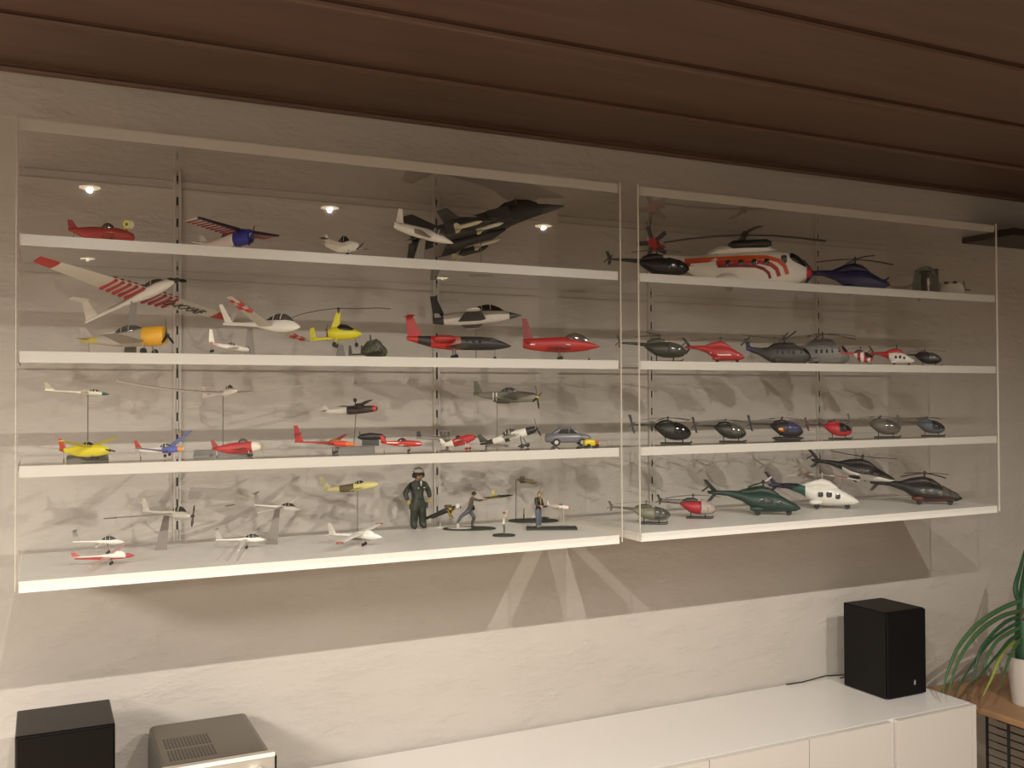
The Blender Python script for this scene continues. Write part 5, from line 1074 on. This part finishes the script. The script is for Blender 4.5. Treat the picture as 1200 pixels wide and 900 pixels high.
put(heli, 'model_helicopter', 'white model helicopter with purple and green tail boom on the bottom right shelf', 'model helicopter', 895, 1005, z=S4, y=-.20, rel=0, fat=(1.2, 1.2), style='sleek', body='#e0dbd0', bands=[(.30, '#332b4c'), (.44, '#2c5848')], cowl='#ddd8cd', boom='#332b4c', fin='#2a2230', blade='#d8d2c6', tipm='#b04a40', nb=2, a0=-26, rr=.42, bw=.03, sponson='#ddd8cd')
t = put(heli, 'model_helicopter', 'black model helicopter with white belly raised above the bottom right shelf', 'model helicopter', 945, 1048, py=548, y=-.15, rel=2, pitch=-5, zref=.16, style='sleek', body='#211e1c', belly='#cfc8bc', blade='#2a2622', nb=2, a0=150, rr=.42, droop=-.02)
add_stand(t, .2, ('rod', S4, 0, .014), .35, .1, paint('#b8b0a4', .15))
put(heli, 'model_helicopter', 'black model helicopter with thin red trim, rightmost on the bottom shelf', 'model helicopter', 1014, 1126, z=S4, y=-.26, rel=0, fat=(1.15, 1.12), style='sleek', body='#1c1816', cowl='#241a18', blade='#2a2420', nb=4, a0=40, rr=.32, glass=SMOKE, stripes=[('#7c2620', [(.50, .07), (.62, .055), (.78, .055), (.92, .06)], .006)], sponson='#5c1f1b')

# ================================================================== sideboard and what stands on it
t = empty('sideboard', (1.0, -.2, 0), label='long low white lacquer sideboard under the display cases', cat='sideboard')
def SB(name, mb, m_, parent=None, **k): return mb.build(name, m_, parent or t, off=(-1.0, .2, 0), **k)
SX0, SX1, SD = -1.1, 2.4496, -.41
SB('worktop', MB().box(SX0, SD + .022, SB_TOP - .016, SX1, -.012, SB_TOP), WLAC, smooth=False)
SB('body', MB().box(SX0 + .01, SD + .022, .08, SX1 - .001, -.012, SB_TOP - .0165), WLAC, smooth=False)
SB('side_panel', MB().box(SX1 - .018, SD + .002, .08, SX1 - .0005, SD + .0215, SB_TOP - .0012), WDOOR, smooth=False)
xs = [-1.09, -.5, -.18, .16, .49, .82, 1.155, 1.488, 1.812, 2.112]
for a, b in zip(xs, xs[1:]): SB('door', MB().box(a + .0015, SD + .002, .085, b - .0015, SD + .0205, SB_TOP - .0012), WDOOR, smooth=False)
SB('door', MB().box(2.137, SD + .002, .085, SX1 - .0195, SD + .0205, SB_TOP - .0012), WDOOR, smooth=False)
SB('plinth', MB().box(SX0 + .05, SD + .06, 0, SX1 - .05, -.03, .079), BLACKM, smooth=False)

def bev(o, w_, seg=3):
    m_ = o.modifiers.new('bevel', 'BEVEL'); m_.width = w_; m_.segments = seg; m_.limit_method = 'ANGLE'; return o
def speaker(x0, x1, yf, yb, h, label, grille, rz=0):
    cx, cy = (x0 + x1) / 2, (yf + yb) / 2; t = empty('loudspeaker', (cx, cy, SB_TOP), (0, 0, rad(rz)), label=label, cat='loudspeaker')
    w_, d = (x1 - x0) / 2, (yb - yf) / 2
    bev(MB().box(-w_, -d, .002, w_, d, h).build('cabinet', grille, t, smooth=False), .003)
    bev(MB().box(-w_ + .002, -d - .008, .004, w_ - .002, -d - .0002, h - .002).build('grille', BLACKM if grille is not BLACKG else BLACKG, t, smooth=False), .003)
    for sx in (-1, 1):
        for sy in (-1, 1): MB().tube([(sx * (w_ - .02), sy * (d - .02), 0), (sx * (w_ - .02), sy * (d - .02), .003)], .008, 10).build('foot', RUB, t)
    mb = MB()       # little silver tuning mark: crossed strokes over an upright
    for a in (30, 90, 150): mb.tube([(w_ - .052 - .004 * math.cos(rad(a)), -d - .0088, .040 - .008 * math.sin(rad(a))), (w_ - .052 + .004 * math.cos(rad(a)), -d - .0088, .040 + .008 * math.sin(rad(a)))], .0011, 5)
    mb.build('badge', ALU, t)
    return t
speaker(2.245, 2.408, -.262, -.097, .258, 'black loudspeaker at the right end of the sideboard', mat('speaker_black', '#0b0908', .35, spec=.25))
speaker(-.045, .131, -.295, -.122, .262, 'gloss black loudspeaker at the bottom left corner', BLACKG)

# compact receiver
t = empty('receiver', (.325, -.18, SB_TOP), label='silver compact hi-fi receiver with a round volume knob at the lower left', cat='hi-fi receiver')
bev(MB().box(-.108, -.135, .008, .108, .15, .165).build('housing', mat('receiver_grey', '#6f675c', .28, .75), t, smooth=False), .012)
MB().box(-.110, -.150, .006, .110, -.1355, .168).build('front_plate', mat('brushed_front', '#cfc9bd', .35, .6), t, smooth=False)
MB().box(-.110, -.153, .160, .110, -.1502, .168).build('trim_strip', mat('front_trim', '#efe8dd', .3), t, smooth=False)
mb = MB(); 
MB().tube([(.075, -.1502, .128), (.075, -.168, .128)], .017, 24).build('knob', ALU, t)
MB().tube([(.045, -.1502, .135), (.045, -.158, .135)], .005, 14).build('knob', BLK, t)
MB().box(-.09, -.1512, .085, .02, -.1502, .118).build('display', GLASS, t, smooth=False)
MB().box(-.018, -.1510, .145, .004, -.1502, .149).build('badge', BLK, t, smooth=False)
MB().box(.1102, -.153, .008, .1135, -.115, .160).build('side_cheek', BLACKM, t, smooth=False)
mb = MB()
for k in range(14):
    for j in range(2): mb.box(-.09 + .0068 * k, -.10 + .075 * j, .1648, -.086 + .0068 * k, -.04 + .075 * j, .1656)
mb.build('vent_slots', mat('vent_dark', '#4e483f', .4, .6), t, smooth=False)
for sx in (-1, 1):
    for sy in (-1, 1): MB().tube([(sx * .085, sy * .11, 0), (sx * .085, sy * .11, .008)], .012, 12).build('foot', RUB, t)

# cable of the right speaker
c0, c1 = hit_z(925, 797, SB_TOP + .003), hit_z(984, 784, SB_TOP + .003)
pts = [Vector((c0.x - .04, -.016, SB_TOP + .003)), Vector((c0.x + .02, -.022, SB_TOP + .004)), Vector((c0.x + .10, -.04, SB_TOP + .018)), Vector((c0.x + .2, -.06, SB_TOP + .014)), Vector((2.243, -.085, SB_TOP + .02))]
tag(MB().tube(pts, .002, 8).build('cable', RUB), 'thin dark cable running along the wall to the right loudspeaker', 'cable')

# side table, pot and plant at the right
TT = 1.60 - .98
t = empty('side_table', (2.95, -.27, 0), label='small light wood side table right of the sideboard', cat='table')
bev(MB().box(-.30, -.24, TT - .020, .32, .24, TT).build('tabletop', OAK, t, smooth=False), .004)
for sx in (-.20, .28):
    for sy in (-.20, .20): MB().tube([(sx, sy, 0), (sx, sy, TT - .020)], .012, 10).build('leg', OAK, t)
MB().box(-.20, -.21, TT - .055, .28, -.19, TT - .0202).box(-.20, .19, TT - .055, .28, .21, TT - .0202).build('apron', OAK, t, smooth=False)
t = empty('wire_rack', (2.672, -.35, 0), label='black wire magazine rack under the edge of the wooden side table', cat='rack')
RT = TT - .0215
for y in (-.145, -.07, .005, .08): MB().tube([(0, y, 0), (0, y, RT)], .0045, 8).build('upright', BLK, t)
for k in range(24):
    z = .03 + k * .0235; MB().tube([(0, .08, z), (0, -.145, z), (.045, -.150, z + .004), (.045, .08, z + .004)], .0016, 5).build('wire', BLK, t)
for y in (-.145, .08): MB().tube([(0, y, .005), (.09, y, .005)], .005, 8).build('foot', BLK, t)

P = hit_z(1196, 826, TT); P = Vector((P.x + .02, P.y, TT))
t = empty('plant_pot', P, label='tall white tapered plant pot on the wooden side table', cat='plant pot')
n = 28
rr_ = [(.034, .0), (.037, .004), (.052, .145), (.056, .152), (.050, .152), (.046, .135)]
v = [(r * math.cos(2 * PI * k / n), r * math.sin(2 * PI * k / n), z) for r, z in rr_ for k in range(n)]
MB().add(v, [(i * n + k, i * n + (k + 1) % n, (i + 1) * n + (k + 1) % n, (i + 1) * n + k) for i in range(len(rr_) - 1) for k in range(n)] + [tuple(range(n))]).build('pot', mat('pot_white', '#cfc8be', .35), t)
MB().tube([(0, 0, .12), (0, 0, .134)], .047, 20).build('soil', mat('soil', '#2c211a', .9, bump=.5), t)
g = empty('plant', P + Vector((0, 0, .135)), label='green plant with long drooping tubular leaves in the white pot', cat='plant')
LG, LD, LY = mat('leaf_green', '#3f5f3a', .42, noise=.25, nscale=30), mat('leaf_dark', '#284a30', .4, noise=.2, nscale=30), mat('leaf_yellow', '#8a9440', .45, noise=.2, nscale=30)
MB().tube([(0, 0, 0), (.003, 0, .07), (-.002, .0, .15), (.012, 0, .24), (.03, 0, .36)], [.026, .030, .022, .017, .006], 12).build('stem', LD, g)
MB().loft([(-.03, -.01, .14, .004, .004), (-.015, -.01, .155, .014, .022), (.01, -.01, .15, .006, .01)], 10).build('bud', paint('#4b4634'), g)
Gp = g.location
def leaf(pix, yo, r, m_):
    pts = []
    for i, (px, py) in enumerate(pix):
        q = hit_y(px, py, Gp.y + yo * i / (len(pix) - 1)); pts.append(q - Gp)
    # smooth the path
    out = []
    for i in range(len(pts) - 1):
        p0, p1, p2, p3 = pts[max(0, i - 1)], pts[i], pts[i + 1], pts[min(len(pts) - 1, i + 2)]
        for s_ in range(4):
            u = s_ / 4; out.append(.5 * ((2 * p1) + (p2 - p0) * u + (2 * p0 - 5 * p1 + 4 * p2 - p3) * u * u + (3 * p1 - p0 - 3 * p2 + p3) * u ** 3))
    out.append(pts[-1]); N = len(out)
    MB().tube(out, [r * (1 - .8 * (i / (N - 1)) ** 2.2) for i in range(N)], 8).build('leaf', m_, g)
leaf([(1196, 704), (1172, 714), (1145, 732), (1122, 760), (1110, 790), (1105, 812)], -.06, .0075, LG)
leaf([(1196, 716), (1174, 722), (1150, 738), (1130, 762), (1118, 788), (1111, 814)], -.09, .0070, LG)
leaf([(1197, 722), (1180, 728), (1162, 744), (1148, 764), (1142, 790), (1137, 812)], -.03, .0060, LD)
leaf([(1197, 735), (1182, 742), (1168, 752), (1158, 768), (1150, 790), (1132, 800)], -.05, .0060, LG)
leaf([(1197, 742), (1184, 750), (1172, 764), (1160, 778), (1146, 795)], -.08, .0060, LD)
leaf([(1194, 752), (1180, 758), (1170, 775), (1162, 795), (1152, 815)], -.07, .0065, LY)
leaf([(1197, 712), (1190, 690), (1196, 665), (1202, 640)], .02, .0085, LD)
leaf([(1196, 728), (1178, 738), (1160, 752), (1140, 778), (1126, 800), (1118, 820)], -.02, .0050, LD)
leaf([(1199, 745), (1188, 760), (1178, 785), (1172, 805)], -.10, .0055, LG)
leaf([(1198, 716), (1212, 705), (1228, 720), (1238, 760)], -.05, .0075, LG)
leaf([(1198, 725), (1216, 722), (1225, 750), (1230, 790)], -.09, .0065, LD)

# dark wall shelf at the right edge
P = hit_y(1187, 271, -.20)
tag(MB().box(P.x, -.20, P.z - .012, P.x + .9, -.002, P.z + .012).build('wall_shelf', paint('#2a1c10'), smooth=False), 'dark wall shelf end at the right edge of the picture', 'shelf')
